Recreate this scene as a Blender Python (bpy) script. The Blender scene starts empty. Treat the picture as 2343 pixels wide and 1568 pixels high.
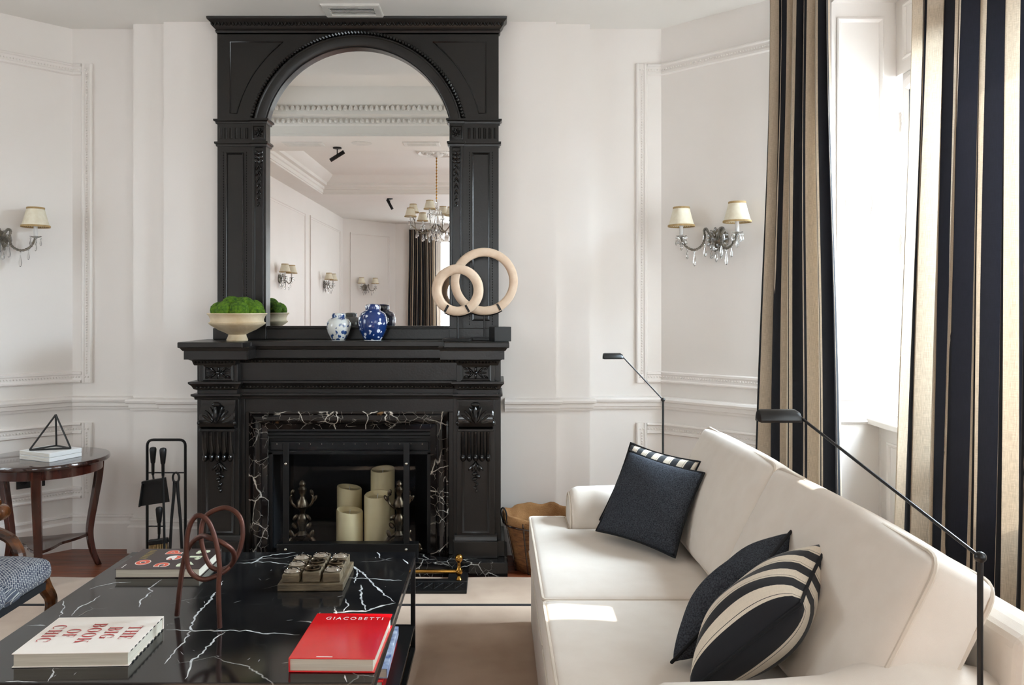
import bpy, math, random
from mathutils import Vector, Matrix, Quaternion

random.seed(7)
sc = bpy.context.scene
COL = sc.collection
PI = math.pi

# ---------------------------------------------------------------- camera
HC = 1.436                      # eye height in metres
cam = bpy.data.cameras.new('camera')
cam.sensor_width = 36.0
cam.lens = 36.0 * 1850.0 / 2343.0
cam.shift_x = (1171.5 - 1135.0) / 2343.0
cam.shift_y = -(784.0 - 704.0) / 2343.0
cam.clip_start = 0.05
camo = bpy.data.objects.new('camera', cam)
camo.location = (0, 0, HC)
camo.rotation_euler = (PI / 2, 0, 0)
COL.objects.link(camo)
sc.camera = camo

# ---------------------------------------------------------------- world, sun, window daylight, exposure
w = bpy.data.worlds.new('sky')
sc.world = w
w.use_nodes = True
bg = w.node_tree.nodes['Background']
bg.inputs[0].default_value = (0.86, 0.93, 1.0, 1)
bg.inputs[1].default_value = 4.0

SUN_EL = math.radians(37)
sd = Vector((-1.0, 0.208, 0)).normalized() * math.cos(SUN_EL) + Vector((0, 0, -math.sin(SUN_EL)))
sun = bpy.data.lights.new('sun', 'SUN')
sun.energy = 16.0
sun.angle = math.radians(0.6)
sun.color = (1.0, 0.95, 0.88)
suno = bpy.data.objects.new('sun', sun)
suno.rotation_euler = sd.to_track_quat('-Z', 'Y').to_euler()
suno.location = (6, 1, 6)
COL.objects.link(suno)

def window_light(name, loc, look, sx, sy, power, col=(0.93, 0.97, 1.0)):
    l = bpy.data.lights.new(name, 'AREA')
    l.shape = 'RECTANGLE'
    l.size = sx
    l.size_y = sy
    l.energy = power
    l.color = col
    o = bpy.data.objects.new(name, l)
    o.location = loc
    o.rotation_euler = Vector(look).to_track_quat('-Z', 'Z').to_euler()
    COL.objects.link(o)
    return o

window_light('daylight_window_bay', (2.24, 3.10, 1.75), (-1, 0, -0.05), 2.2, 1.7, 84, (0.88, 0.94, 1.0))
window_light('daylight_bay_high_sky', (3.05, 3.70, 3.05), (-1, -0.25, -0.85), 1.7, 1.7, 1000, (0.70, 0.85, 1.0))
window_light('daylight_window_garden', (-4.25, 2.55, 1.80), (1, 0, -0.35), 1.3, 1.6, 34, (0.84, 0.92, 1.0))
window_light('daylight_window_side', (2.05, 0.45, 1.75), (-1, 0, -0.05), 1.5, 1.7, 16)
window_light('daylight_window_salon', (2.05, -2.3, 1.75), (-1, 0, -0.05), 2.2, 1.7, 62, (0.88, 0.95, 1.0))
window_light('daylight_window_end', (-0.4, -7.0, 1.85), (0, 1, -0.05), 1.6, 1.9, 75)

vs = sc.view_settings
vs.view_transform = 'Standard'
vs.look = 'None'
vs.gamma = 1.0
vs.use_curve_mapping = False
vs.exposure = 0.16
sc.cycles.use_denoising = True
sc.cycles.caustics_reflective = False
sc.cycles.caustics_refractive = False
sc.cycles.max_bounces = 8
sc.cycles.diffuse_bounces = 4
sc.cycles.use_adaptive_sampling = True
sc.cycles.adaptive_threshold = 0.09
sc.cycles.transparent_max_bounces = 12
sc.cycles.sample_clamp_indirect = 8.0

# ---------------------------------------------------------------- mesh helpers
class MB:
    def __init__(self):
        self.v = []; self.f = []; self.uv = {}
    def add(self, vs, fs, uvs=None):
        o = len(self.v)
        self.v += [tuple(p) for p in vs]
        for f in fs:
            self.f.append(tuple(i + o for i in f))
        if uvs is not None:
            for i, t in enumerate(uvs):
                self.uv[o + i] = t
        return self
    def box(self, x0, x1, y0, y1, z0, z1):
        return self.add([(x, y, z) for z in (z0, z1) for y in (y0, y1) for x in (x0, x1)],
                        [(0, 2, 3, 1), (4, 5, 7, 6), (0, 1, 5, 4), (2, 6, 7, 3), (0, 4, 6, 2), (1, 3, 7, 5)])
    def obox(self, M, hx, hy, hz):
        vs = [M @ Vector((x, y, z)) for z in (-hz, hz) for y in (-hy, hy) for x in (-hx, hx)]
        return self.add(vs, [(0, 2, 3, 1), (4, 5, 7, 6), (0, 1, 5, 4), (2, 6, 7, 3), (0, 4, 6, 2), (1, 3, 7, 5)])
    def prism(self, poly, a0, a1, axis='z'):
        n = len(poly)
        def pt(p, a):
            return {'z': (p[0], p[1], a), 'y': (p[0], a, p[1]), 'x': (a, p[0], p[1])}[axis]
        vs = [pt(p, a0) for p in poly] + [pt(p, a1) for p in poly]
        fs = [tuple(range(n))[::-1], tuple(range(n, 2 * n))]
        fs += [(i, (i + 1) % n, n + (i + 1) % n, n + i) for i in range(n)]
        return self.add(vs, fs)
    def lathe(self, prof, c=(0, 0, 0), n=24, M=None, cap=True):
        vs = []; fs = []
        for r, z in prof:
            for k in range(n):
                a = 2 * PI * k / n
                p = Vector((r * math.cos(a), r * math.sin(a), z))
                if M is not None: p = M @ p
                vs.append((p[0] + c[0], p[1] + c[1], p[2] + c[2]))
        for j in range(len(prof) - 1):
            for k in range(n):
                k2 = (k + 1) % n
                fs.append((j * n + k, j * n + k2, (j + 1) * n + k2, (j + 1) * n + k))
        if cap:
            fs.append(tuple(range(n))[::-1])
            fs.append(tuple((len(prof) - 1) * n + k for k in range(n)))
        return self.add(vs, fs)
    def tube(self, path, r, n=8, closed=False, flat=None):
        P = [Vector(p) for p in path]
        m = len(P)
        R = r if isinstance(r, (list, tuple)) else [r] * m
        T = []
        for i in range(m):
            a = P[(i - 1) % m] if (closed or i > 0) else P[i]
            b = P[(i + 1) % m] if (closed or i < m - 1) else P[i]
            T.append((b - a).normalized())
        up = Vector((0, 0, 1)) if abs(T[0].z) < 0.9 else Vector((1, 0, 0))
        N = (up - T[0] * up.dot(T[0])).normalized()
        vs = []
        for i in range(m):
            if i:
                q = T[i - 1].rotation_difference(T[i])
                N = q @ N
                N = (N - T[i] * N.dot(T[i])).normalized()
            B = T[i].cross(N)
            for k in range(n):
                a = 2 * PI * (k + 0.5) / n
                fx, fy = (1, 1) if flat is None else flat
                vs.append(P[i] + N * (math.cos(a) * R[i] * fx) + B * (math.sin(a) * R[i] * fy))
        fs = []
        for i in range(m if closed else m - 1):
            j = (i + 1) % m
            for k in range(n):
                k2 = (k + 1) % n
                fs.append((i * n + k, i * n + k2, j * n + k2, j * n + k))
        if not closed:
            fs.append(tuple(range(n))[::-1])
            fs.append(tuple((m - 1) * n + k for k in range(n)))
        return self.add(vs, fs)
    def ball(self, c, r, nu=10, nv=6, M=None):
        rr = r if isinstance(r, (tuple, list)) else (r, r, r)
        vs = [(0, 0, -1)]; fs = []
        for j in range(1, nv):
            b = -PI / 2 + PI * j / nv
            for k in range(nu):
                a = 2 * PI * k / nu
                vs.append((math.cos(b) * math.cos(a), math.cos(b) * math.sin(a), math.sin(b)))
        vs.append((0, 0, 1))
        for k in range(nu):
            k2 = (k + 1) % nu
            fs.append((0, 1 + k2, 1 + k))
            for j in range(nv - 2):
                fs.append((1 + j * nu + k, 1 + j * nu + k2, 1 + (j + 1) * nu + k2, 1 + (j + 1) * nu + k))
            fs.append((1 + (nv - 2) * nu + k, 1 + (nv - 2) * nu + k2, len(vs) - 1))
        out = []
        for p in vs:
            q = Vector((p[0] * rr[0], p[1] * rr[1], p[2] * rr[2]))
            if M is not None: q = M @ q
            out.append((q[0] + c[0], q[1] + c[1], q[2] + c[2]))
        return self.add(out, fs)
    def sweep(self, path, prof, closed=False):
        """moulding run along a wall line: path in plan, room on the right-hand side, prof = (out from wall, height)"""
        m = len(path); k = len(prof); vs = []
        for i in range(m):
            p = Vector(path[i])
            d0 = (p - Vector(path[i - 1])).normalized() if (i > 0 or closed) else None
            d1 = (Vector(path[(i + 1) % m]) - p).normalized() if (i < m - 1 or closed) else None
            if d0 is None: d0 = d1
            if d1 is None: d1 = d0
            n0 = Vector((d0.y, -d0.x)); n1 = Vector((d1.y, -d1.x))
            mm = (n0 + n1)
            mm = mm / max(0.15, (1 + n0.dot(n1)))
            for d, z in prof:
                q = p + mm * d
                vs.append((q.x, q.y, z))
        fs = []
        for i in range(m if closed else m - 1):
            j = (i + 1) % m
            for a in range(k - 1):
                fs.append((i * k + a, i * k + a + 1, j * k + a + 1, j * k + a))
            fs.append((i * k + k - 1, i * k, j * k, j * k + k - 1))
        if not closed:
            fs.append(tuple(range(k))); fs.append(tuple((m - 1) * k + a for a in range(k))[::-1])
        return self.add(vs, fs)
    def frame(self, M, x0, x1, z0, z1, prof, tri=False):
        """closed rectangular moulding; M maps (u, v, out) to the world; prof = (inset, out)"""
        k = len(prof); vs = []
        for (cx, cz, sx, sz) in ((x0, z0, 1, 1), (x1, z0, -1, 1), (x1, z1, -1, -1), (x0, z1, 1, -1)):
            for ins, out in prof:
                vs.append(M @ Vector((cx + sx * ins, cz + sz * ins, out)))
        fs = []
        for i in range(4):
            j = (i + 1) % 4
            for a in range(k):
                b = (a + 1) % k
                fs.append((i * k + a, i * k + b, j * k + b, j * k + a))
        return self.add(vs, fs)
    def build(self, name, m, parent=None, world=True, smooth=False, bevel=0, seg=2, origin=None, angle=35, sub=0):
        me = bpy.data.meshes.new(name)
        off = Vector((0, 0, 0))
        if world:
            if parent is not None:
                pp = parent
                while pp is not None:
                    off = off + pp.location; pp = pp.parent
            elif origin is not None:
                off = Vector(origin)
        vs = [(p[0] - off.x, p[1] - off.y, p[2] - off.z) for p in self.v]
        me.from_pydata(vs, [], self.f)
        if self.uv:
            ul = me.uv_layers.new(name='cloth')
            for lp in me.loops:
                ul.data[lp.index].uv = self.uv.get(lp.vertex_index, (0, 0))
        me.validate(); me.update()
        import bmesh
        bm = bmesh.new(); bm.from_mesh(me)
        bmesh.ops.recalc_face_normals(bm, faces=bm.faces)
        bm.to_mesh(me); bm.free()
        if m is not None:
            me.materials.append(m)
        if smooth:
            for p in me.polygons: p.use_smooth = True
            if smooth != 'all':
                try: me.set_sharp_from_angle(angle=math.radians(angle))
                except Exception: pass
        o = bpy.data.objects.new(name, me)
        COL.objects.link(o)
        if parent is not None: o.parent = parent
        elif origin is not None: o.location = origin
        if bevel:
            b = o.modifiers.new('edge', 'BEVEL'); b.width = bevel; b.segments = seg; b.limit_method = 'ANGLE'
            b.angle_limit = math.radians(40)
        return o

def tag(o, label=None, cat=None, group=None, kind=None):
    if label: o['label'] = label
    if cat: o['category'] = cat
    if group: o['group'] = group
    if kind: o['kind'] = kind
    return o
def thing(name, loc, label, cat, group=None, rz=0):
    o = bpy.data.objects.new(name, None)
    o.empty_display_size = 0.05
    o.location = loc
    o.rotation_euler = (0, 0, rz)
    COL.objects.link(o)
    return tag(o, label, cat, group)
def kids(o):
    return [c for c in bpy.data.objects if c.parent is o]
def copy_tree(o, parent=None):
    c = o.copy(); COL.objects.link(c)
    if parent is not None: c.parent = parent
    for ch in kids(o): copy_tree(ch, c)
    return c
def RX(a): return Matrix.Rotation(a, 4, 'X')
def RY(a): return Matrix.Rotation(a, 4, 'Y')
def RZ(a): return Matrix.Rotation(a, 4, 'Z')
def TR(x, y, z): return Matrix.Translation((x, y, z))
def arc(cx, cz, r, a0, a1, n):
    return [(cx + r * math.cos(a0 + (a1 - a0) * i / n), cz + r * math.sin(a0 + (a1 - a0) * i / n)) for i in range(n + 1)]
def round_poly(poly, r, n=5):
    out = []
    m = len(poly)
    for i in range(m):
        p = Vector(poly[i]); a = Vector(poly[i - 1]); b = Vector(poly[(i + 1) % m])
        da = (a - p); db = (b - p)
        rr = min(r, da.length * 0.45, db.length * 0.45)
        p0 = p + da.normalized() * rr; p1 = p + db.normalized() * rr
        for k in range(n + 1):
            t = k / n
            q = p0 * (1 - t) ** 2 + p * 2 * t * (1 - t) + p1 * t * t
            out.append((q.x, q.y))
    return out
def spline(pts, n=8, closed=False):
    P = [Vector(p) for p in pts]; m = len(P); out = []
    for i in range(m if closed else m - 1):
        p0 = P[(i - 1) % m] if (closed or i > 0) else P[i] * 2 - P[i + 1]
        p1 = P[i]; p2 = P[(i + 1) % m]
        p3 = P[(i + 2) % m] if (closed or i < m - 2) else P[i + 1] * 2 - P[i]
        for k in range(n):
            t = k / n
            out.append(0.5 * ((2 * p1) + (p2 - p0) * t + (2 * p0 - 5 * p1 + 4 * p2 - p3) * t * t + (3 * p1 - p0 - 3 * p2 + p3) * t ** 3))
    if not closed: out.append(P[-1])
    return out

# ---------------------------------------------------------------- materials
def S(r, g, b):
    f = lambda c: (c / 255 / 12.92) if c / 255 <= 0.04045 else ((c / 255 + 0.055) / 1.055) ** 2.4
    return (f(r), f(g), f(b), 1)
def newmat(name):
    m = bpy.data.materials.new(name); m.use_nodes = True
    nt = m.node_tree
    return m, nt, nt.nodes['Principled BSDF'], nt.nodes['Material Output']
def ramp(nt, stops, interp='LINEAR'):
    r = nt.nodes.new('ShaderNodeValToRGB'); r.color_ramp.interpolation = interp
    while len(r.color_ramp.elements) < len(stops): r.color_ramp.elements.new(0.5)
    for e, (p, c) in zip(r.color_ramp.elements, stops):
        e.position = p; e.color = c
    return r
def coords(nt, stretch=(1, 1, 1), kind='Object'):
    t = nt.nodes.new('ShaderNodeTexCoord'); mp = nt.nodes.new('ShaderNodeMapping')
    mp.inputs['Scale'].default_value = stretch
    nt.links.new(t.outputs[kind], mp.inputs['Vector'])
    return mp.outputs['Vector']
def mat(name, c, c2=None, rough=0.5, metal=0.0, scale=12.0, stretch=(1, 1, 1), bump=0.0, bscale=None, coat=0.0, spec=0.5, detail=4.0, trans=0.0, ior=1.5, sheen=0.0, alpha=1.0):
    m, nt, b, out = newmat(name)
    c2 = c2 or tuple(list(x * 0.88 for x in c[:3]) + [1])
    v = coords(nt, stretch)
    n = nt.nodes.new('ShaderNodeTexNoise'); n.inputs['Scale'].default_value = scale; n.inputs['Detail'].default_value = detail
    nt.links.new(v, n.inputs['Vector'])
    r = ramp(nt, [(0.3, c), (0.7, c2)])
    nt.links.new(n.outputs['Fac'], r.inputs['Fac'])
    nt.links.new(r.outputs['Color'], b.inputs['Base Color'])
    b.inputs['Roughness'].default_value = rough
    b.inputs['Metallic'].default_value = metal
    b.inputs['Specular IOR Level'].default_value = spec
    b.inputs['Coat Weight'].default_value = coat
    b.inputs['Coat Roughness'].default_value = 0.08
    b.inputs['Transmission Weight'].default_value = trans
    b.inputs['IOR'].default_value = ior
    b.inputs['Sheen Weight'].default_value = sheen
    b.inputs['Alpha'].default_value = alpha
    if bump:
        n2 = nt.nodes.new('ShaderNodeTexNoise'); n2.inputs['Scale'].default_value = bscale or scale * 4; n2.inputs['Detail'].default_value = 3
        nt.links.new(v, n2.inputs['Vector'])
        bp = nt.nodes.new('ShaderNodeBump'); bp.inputs['Strength'].default_value = bump; bp.inputs['Distance'].default_value = 0.01
        nt.links.new(n2.outputs['Fac'], bp.inputs['Height']); nt.links.new(bp.outputs['Normal'], b.inputs['Normal'])
    return m
def mnode(nt, op, a, b=None):
    n = nt.nodes.new('ShaderNodeMath'); n.operation = op
    for i, x in enumerate((a, b)):
        if x is None: continue
        if isinstance(x, (int, float)): n.inputs[i].default_value = x
        else: nt.links.new(x, n.inputs[i])
    return n.outputs[0]
def mixc(nt, f, a, b):
    n = nt.nodes.new('ShaderNodeMix'); n.data_type = 'RGBA'
    if isinstance(f, (int, float)): n.inputs[0].default_value = f
    else: nt.links.new(f, n.inputs[0])
    for i, x in ((6, a), (7, b)):
        if isinstance(x, tuple): n.inputs[i].default_value = x
        else: nt.links.new(x, n.inputs[i])
    return n.outputs[2]
def marble(name, base, base2, vein, scale, width, mask, gold=None, rough=0.1, fine=1.0):
    m, nt, b, out = newmat(name)
    v = coords(nt)
    dn = nt.nodes.new('ShaderNodeTexNoise'); dn.inputs['Scale'].default_value = scale * 1.1; dn.inputs['Detail'].default_value = 6
    nt.links.new(v, dn.inputs['Vector'])
    add = nt.nodes.new('ShaderNodeVectorMath'); add.operation = 'MULTIPLY_ADD'
    nt.links.new(dn.outputs['Color'], add.inputs[0]); add.inputs[1].default_value = (0.5 / scale,) * 3; nt.links.new(v, add.inputs[2])
    def layer(s, wd, lo):
        vo = nt.nodes.new('ShaderNodeTexVoronoi'); vo.feature = 'DISTANCE_TO_EDGE'; vo.inputs['Scale'].default_value = s
        nt.links.new(add.outputs[0], vo.inputs['Vector'])
        r = ramp(nt, [(0.0, (1, 1, 1, 1)), (wd, (0, 0, 0, 1))])
        nt.links.new(vo.outputs['Distance'], r.inputs['Fac'])
        mk = nt.nodes.new('ShaderNodeTexNoise'); mk.inputs['Scale'].default_value = s * 0.9; mk.inputs['Detail'].default_value = 2
        nt.links.new(v, mk.inputs['Vector'])
        r2 = ramp(nt, [(lo, (0, 0, 0, 1)), (lo + 0.12, (1, 1, 1, 1))])
        nt.links.new(mk.outputs['Fac'], r2.inputs['Fac'])
        return mnode(nt, 'MULTIPLY', r.outputs['Color'], r2.outputs['Color'])
    a = layer(scale, width, mask); c = layer(scale * 2.6, width * 0.8, mask + 0.06)
    f = mnode(nt, 'MAXIMUM', a, mnode(nt, 'MULTIPLY', c, 0.55 * fine))
    bn = nt.nodes.new('ShaderNodeTexNoise'); bn.inputs['Scale'].default_value = 5; nt.links.new(v, bn.inputs['Vector'])
    br = ramp(nt, [(0.35, base), (0.7, base2)]); nt.links.new(bn.outputs['Fac'], br.inputs['Fac'])
    col = mixc(nt, f, br.outputs['Color'], vein)
    if gold:
        gn = nt.nodes.new('ShaderNodeTexNoise'); gn.inputs['Scale'].default_value = 6; gn.inputs['Detail'].default_value = 5
        nt.links.new(add.outputs[0], gn.inputs['Vector'])
        gr = ramp(nt, [(0.66, (0, 0, 0, 1)), (0.74, (1, 1, 1, 1))]); nt.links.new(gn.outputs['Fac'], gr.inputs['Fac'])
        col = mixc(nt, gr.outputs['Color'], col, gold)
    nt.links.new(col, b.inputs['Base Color'])
    b.inputs['Roughness'].default_value = rough
    return m

M = {}
M['wall'] = mat('white_wall_paint', S(236, 230, 225), S(233, 227, 221), rough=0.55, scale=2, bump=0.02, bscale=160)
M['trim'] = mat('white_trim_gloss', S(235, 229, 224), S(233, 227, 221), rough=0.45, scale=3)
M['ceil'] = mat('white_ceiling_paint', S(234, 231, 226), S(231, 228, 222), rough=0.7, scale=2)
M['black'] = mat('black_lacquer', S(27, 24, 22), S(21, 19, 18), rough=0.30, scale=6, bump=0.06, bscale=90)
M['blackgloss'] = mat('black_gloss_carving', S(22, 20, 19), S(15, 14, 14), rough=0.16, scale=10)
M['soot'] = mat('matt_black_firebox', S(20, 20, 22), S(14, 14, 16), rough=0.8, scale=8)
M['iron'] = mat('black_iron', S(18, 18, 19), S(12, 12, 13), rough=0.42, metal=0.3, scale=30, bump=0.05, bscale=200)
M['mirror'] = mat('mirror_silver', (0.93, 0.93, 0.92, 1), (0.92, 0.92, 0.91, 1), rough=0.0, metal=1.0)
M['tablestone'] = marble('black_table_marble', S(16, 16, 18), S(30, 29, 28), S(170, 168, 164), 2.6, 0.006, 0.52, rough=0.10, fine=0.5)
M['vein'] = mat('white_marble_vein', S(228, 228, 226), S(150, 150, 150), rough=0.12, scale=40)
M['portoro'] = marble('black_gold_marble', S(14, 12, 12), S(28, 22, 20), S(214, 204, 190), 7.0, 0.022, 0.42, gold=S(176, 132, 84), rough=0.10)
M['hearthstone'] = marble('black_hearth_marble', S(12, 12, 13), S(24, 22, 22), S(200, 196, 188), 8.0, 0.02, 0.45, rough=0.12)
M['brass'] = mat('polished_brass', S(196, 150, 74), S(150, 108, 48), rough=0.22, metal=1.0, scale=14)
M['pewter'] = mat('aged_pewter', S(114, 99, 80), S(38, 33, 28), rough=0.34, metal=1.0, scale=30)
M['wax'] = mat('ivory_candle_wax', S(226, 208, 160), S(214, 194, 146), rough=0.45, scale=6)
M['wick'] = mat('candle_wick', S(220, 214, 200), rough=0.8)
M['mahog'] = mat('mahogany', S(74, 30, 18), S(38, 15, 10), rough=0.22, scale=3, stretch=(9, 9, 0.8), coat=0.4)
M['darkwood'] = mat('dark_polished_table_wood', S(62, 34, 26), S(32, 20, 17), rough=0.12, scale=3, stretch=(2, 14, 2), coat=0.6)
M['walnut'] = mat('carved_walnut', S(104, 58, 24), S(48, 24, 10), rough=0.25, scale=5, stretch=(1.5, 6, 6), coat=0.4)
M['plank'] = mat('red_brown_floor_plank', S(138, 72, 42), S(90, 46, 27), rough=0.34, scale=4, stretch=(0.8, 9, 9), coat=0.08, spec=0.35)
M['rug'] = mat('taupe_wool_rug', S(196, 170, 148), S(172, 145, 123), rough=0.95, spec=0.1, scale=4, bump=0.3, bscale=700, sheen=0.2)
M['rugline'] = mat('dark_rug_line', S(30, 26, 26), rough=0.95)
M['linen'] = mat('cream_linen', S(228, 217, 205), S(223, 211, 198), rough=0.95, scale=14, bump=0.16, bscale=900, sheen=0.2, spec=0.1)
M['linenwelt'] = mat('cream_linen_piping', S(216, 202, 186), rough=0.9)
M['charcoal'] = mat('charcoal_wool', S(80, 83, 90), S(38, 40, 44), rough=1.0, scale=260, bump=0.5, bscale=420, sheen=0.0, detail=3, spec=0.05)
M['blackcloth'] = mat('black_cotton_edge', S(20, 20, 23), rough=0.95)
M['lamp'] = mat('black_lamp_metal', S(17, 16, 16), S(12, 12, 12), rough=0.4, scale=20)
M['wicker'] = mat('brown_wicker', S(150, 102, 58), S(96, 56, 28), rough=0.7, scale=16, stretch=(1, 1, 5), bump=0.5, bscale=60)
M['burlap'] = mat('burlap_liner', S(178, 134, 88), S(140, 98, 58), rough=0.95, scale=14, bump=0.5, bscale=260)
M['ceramic'] = mat('cream_stoneware', S(222, 206, 176), S(190, 166, 130), rough=0.65, scale=9, bump=0.25, bscale=30)
M['moss'] = mat('green_moss', S(112, 152, 26), S(44, 84, 10), rough=0.95, scale=60, bump=0.9, bscale=260)
M['bone'] = mat('ring_bone', S(232, 208, 184), S(218, 190, 162), rough=0.6, scale=22, bump=0.1, bscale=90)
M['copper'] = mat('brown_copper_bar', S(96, 58, 46), S(66, 38, 31), rough=0.42, metal=0.6, scale=18)
M['stonecube'] = mat('grey_brown_cast_blocks', S(122, 106, 82), S(76, 65, 49), rough=0.55, metal=0.25, scale=14, stretch=(1, 1, 5), bump=0.2, bscale=40)
M['steel'] = mat('polished_steel_dome', S(206, 200, 190), S(170, 164, 154), rough=0.12, metal=1.0)
M['bristle'] = mat('straw_bristle', S(196, 164, 112), S(90, 66, 38), rough=0.9, scale=60, stretch=(8, 8, 0.5))
M['paper'] = mat('page_edges', S(214, 206, 190), S(190, 180, 162), rough=0.9, scale=6, stretch=(1, 1, 90))
M['paperwhite'] = mat('white_board', S(232, 230, 228), S(224, 222, 220), rough=0.7)
M['cream'] = mat('cream_cover', S(238, 228, 218), S(234, 223, 212), rough=0.6)
M['inkred'] = mat('red_ink', S(190, 72, 70), rough=0.6)
M['inkblack'] = mat('black_ink', S(24, 22, 22), rough=0.6)
M['redcover'] = mat('glossy_red_jacket', S(218, 12, 22), S(206, 8, 18), rough=0.12, coat=0.6, scale=6, bump=0.12, bscale=9)
M['browncover'] = mat('dark_brown_cover', S(58, 44, 42), S(50, 38, 36), rough=0.35)
M['orange'] = mat('orange_ink', S(226, 106, 78), S(206, 76, 52), rough=0.5, scale=60)
M['palegreen'] = mat('pale_green_ink', S(216, 220, 190), rough=0.5)
M['gold'] = mat('gold_ink', S(176, 152, 84), rough=0.4)
M['white'] = mat('white_ink', S(240, 236, 232), rough=0.5)
M['bluecover'] = mat('blue_white_cover', S(40, 70, 130), S(210, 216, 226), rough=0.3, scale=28)
M['shade'] = mat('pleated_cream_silk', S(242, 235, 214), S(232, 222, 198), rough=0.8, scale=40)
M['shadetrim'] = mat('tan_braid', S(186, 158, 112), S(160, 132, 88), rough=0.8, scale=90)
M['crystal'] = mat('cut_crystal', (0.97, 0.97, 0.96, 1), (0.93, 0.93, 0.92, 1), rough=0.02, trans=0.92, ior=1.52)
M['silver'] = mat('tarnished_silver', S(150, 142, 126), S(90, 82, 70), rough=0.3, metal=1.0, scale=50)
M['plaster'] = mat('white_plaster_ornament', S(236, 233, 228), rough=0.7)
M['glass'] = mat('clear_pane', (1, 1, 1, 1), (0.98, 1, 0.99, 1), rough=0.0, trans=1.0, ior=1.45)
M['grille'] = mat('white_grille', S(226, 224, 218), rough=0.5)
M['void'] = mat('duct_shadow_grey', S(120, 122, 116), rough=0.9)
M['gasket'] = mat('black_window_gasket', S(26, 26, 28), rough=0.6)

def thin_glass(name, tint=(1, 1, 1, 1), fac=0.06):
    m, nt, b, out = newmat(name)
    nt.nodes.remove(b)
    t = nt.nodes.new('ShaderNodeBsdfTransparent'); t.inputs[0].default_value = tint
    g = nt.nodes.new('ShaderNodeBsdfGlossy'); g.inputs['Roughness'].default_value = 0.01
    mx = nt.nodes.new('ShaderNodeMixShader'); mx.inputs[0].default_value = fac
    nt.links.new(t.outputs[0], mx.inputs[1]); nt.links.new(g.outputs[0], mx.inputs[2]); nt.links.new(mx.outputs[0], out.inputs[0])
    return m
M['pane'] = thin_glass('window_pane', (0.97, 0.985, 0.98, 1), 0.05)
M['screenglass'] = thin_glass('fire_screen_glass', (0.92, 0.93, 0.95, 1), 0.012)

def striped(name, dark, light, edges, weave=0.0, translucent=0.0, period=1.0):
    """woven stripes across the cloth's own width (uv x in metres / period)"""
    m, nt, b, out = newmat(name)
    t = nt.nodes.new('ShaderNodeTexCoord'); sx = nt.nodes.new('ShaderNodeSeparateXYZ')
    nt.links.new(t.outputs['UV'], sx.inputs[0])
    u = mnode(nt, 'FRACT', mnode(nt, 'DIVIDE', sx.outputs['X'], period))
    r = ramp(nt, [(p, light if k else dark) for p, k in edges], 'CONSTANT')
    nt.links.new(u, r.inputs['Fac'])
    mp = nt.nodes.new('ShaderNodeMapping'); mp.inputs['Scale'].default_value = (60, 900, 1)
    nt.links.new(t.outputs['UV'], mp.inputs[0])
    n = nt.nodes.new('ShaderNodeTexNoise'); n.inputs['Scale'].default_value = 1.0; n.inputs['Detail'].default_value = 2
    nt.links.new(mp.outputs[0], n.inputs['Vector'])
    mp2 = nt.nodes.new('ShaderNodeMapping'); mp2.inputs['Scale'].default_value = (700, 30, 1)
    nt.links.new(t.outputs['UV'], mp2.inputs[0])
    n2 = nt.nodes.new('ShaderNodeTexNoise'); n2.inputs['Scale'].default_value = 1.0; n2.inputs['Detail'].default_value = 2
    nt.links.new(mp2.outputs[0], n2.inputs['Vector'])
    wv = mnode(nt, 'MULTIPLY', n.outputs['Fac'], n2.outputs['Fac'])
    wr = ramp(nt, [(0.12, (1 - weave, 1 - weave, 1 - weave, 1)), (0.4, (1, 1, 1, 1))])
    nt.links.new(wv, wr.inputs['Fac'])
    mm = nt.nodes.new('ShaderNodeMix'); mm.data_type = 'RGBA'; mm.blend_type = 'MULTIPLY'; mm.inputs[0].default_value = 1
    nt.links.new(r.outputs['Color'], mm.inputs[6]); nt.links.new(wr.outputs['Color'], mm.inputs[7])
    nt.links.new(mm.outputs[2], b.inputs['Base Color'])
    b.inputs['Roughness'].default_value = 0.9; b.inputs['Sheen Weight'].default_value = 0.15
    if translucent:
        tr = nt.nodes.new('ShaderNodeBsdfTranslucent'); nt.links.new(mm.outputs[2], tr.inputs[0])
        mx = nt.nodes.new('ShaderNodeMixShader'); mx.inputs[0].default_value = translucent
        nt.links.new(b.outputs[0], mx.inputs[1]); nt.links.new(tr.outputs[0], mx.inputs[2]); nt.links.new(mx.outputs[0], out.inputs[0])
    return m
DK, LT = S(26, 27, 34), S(206, 187, 164)
M['curtain'] = striped('striped_linen_curtain', DK, LT, [(0.0, 0), (0.17, 1), (0.38, 0), (0.47, 1), (0.65, 0), (0.81, 1)], weave=0.35, translucent=0.2, period=0.31)
M['ticking'] = striped('black_cream_pillow_stripe', S(18, 18, 24), S(226, 212, 192), [(0.0, 0), (0.48, 1), (0.88, 0), (0.90, 1)], weave=0.15, period=0.068)

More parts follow.
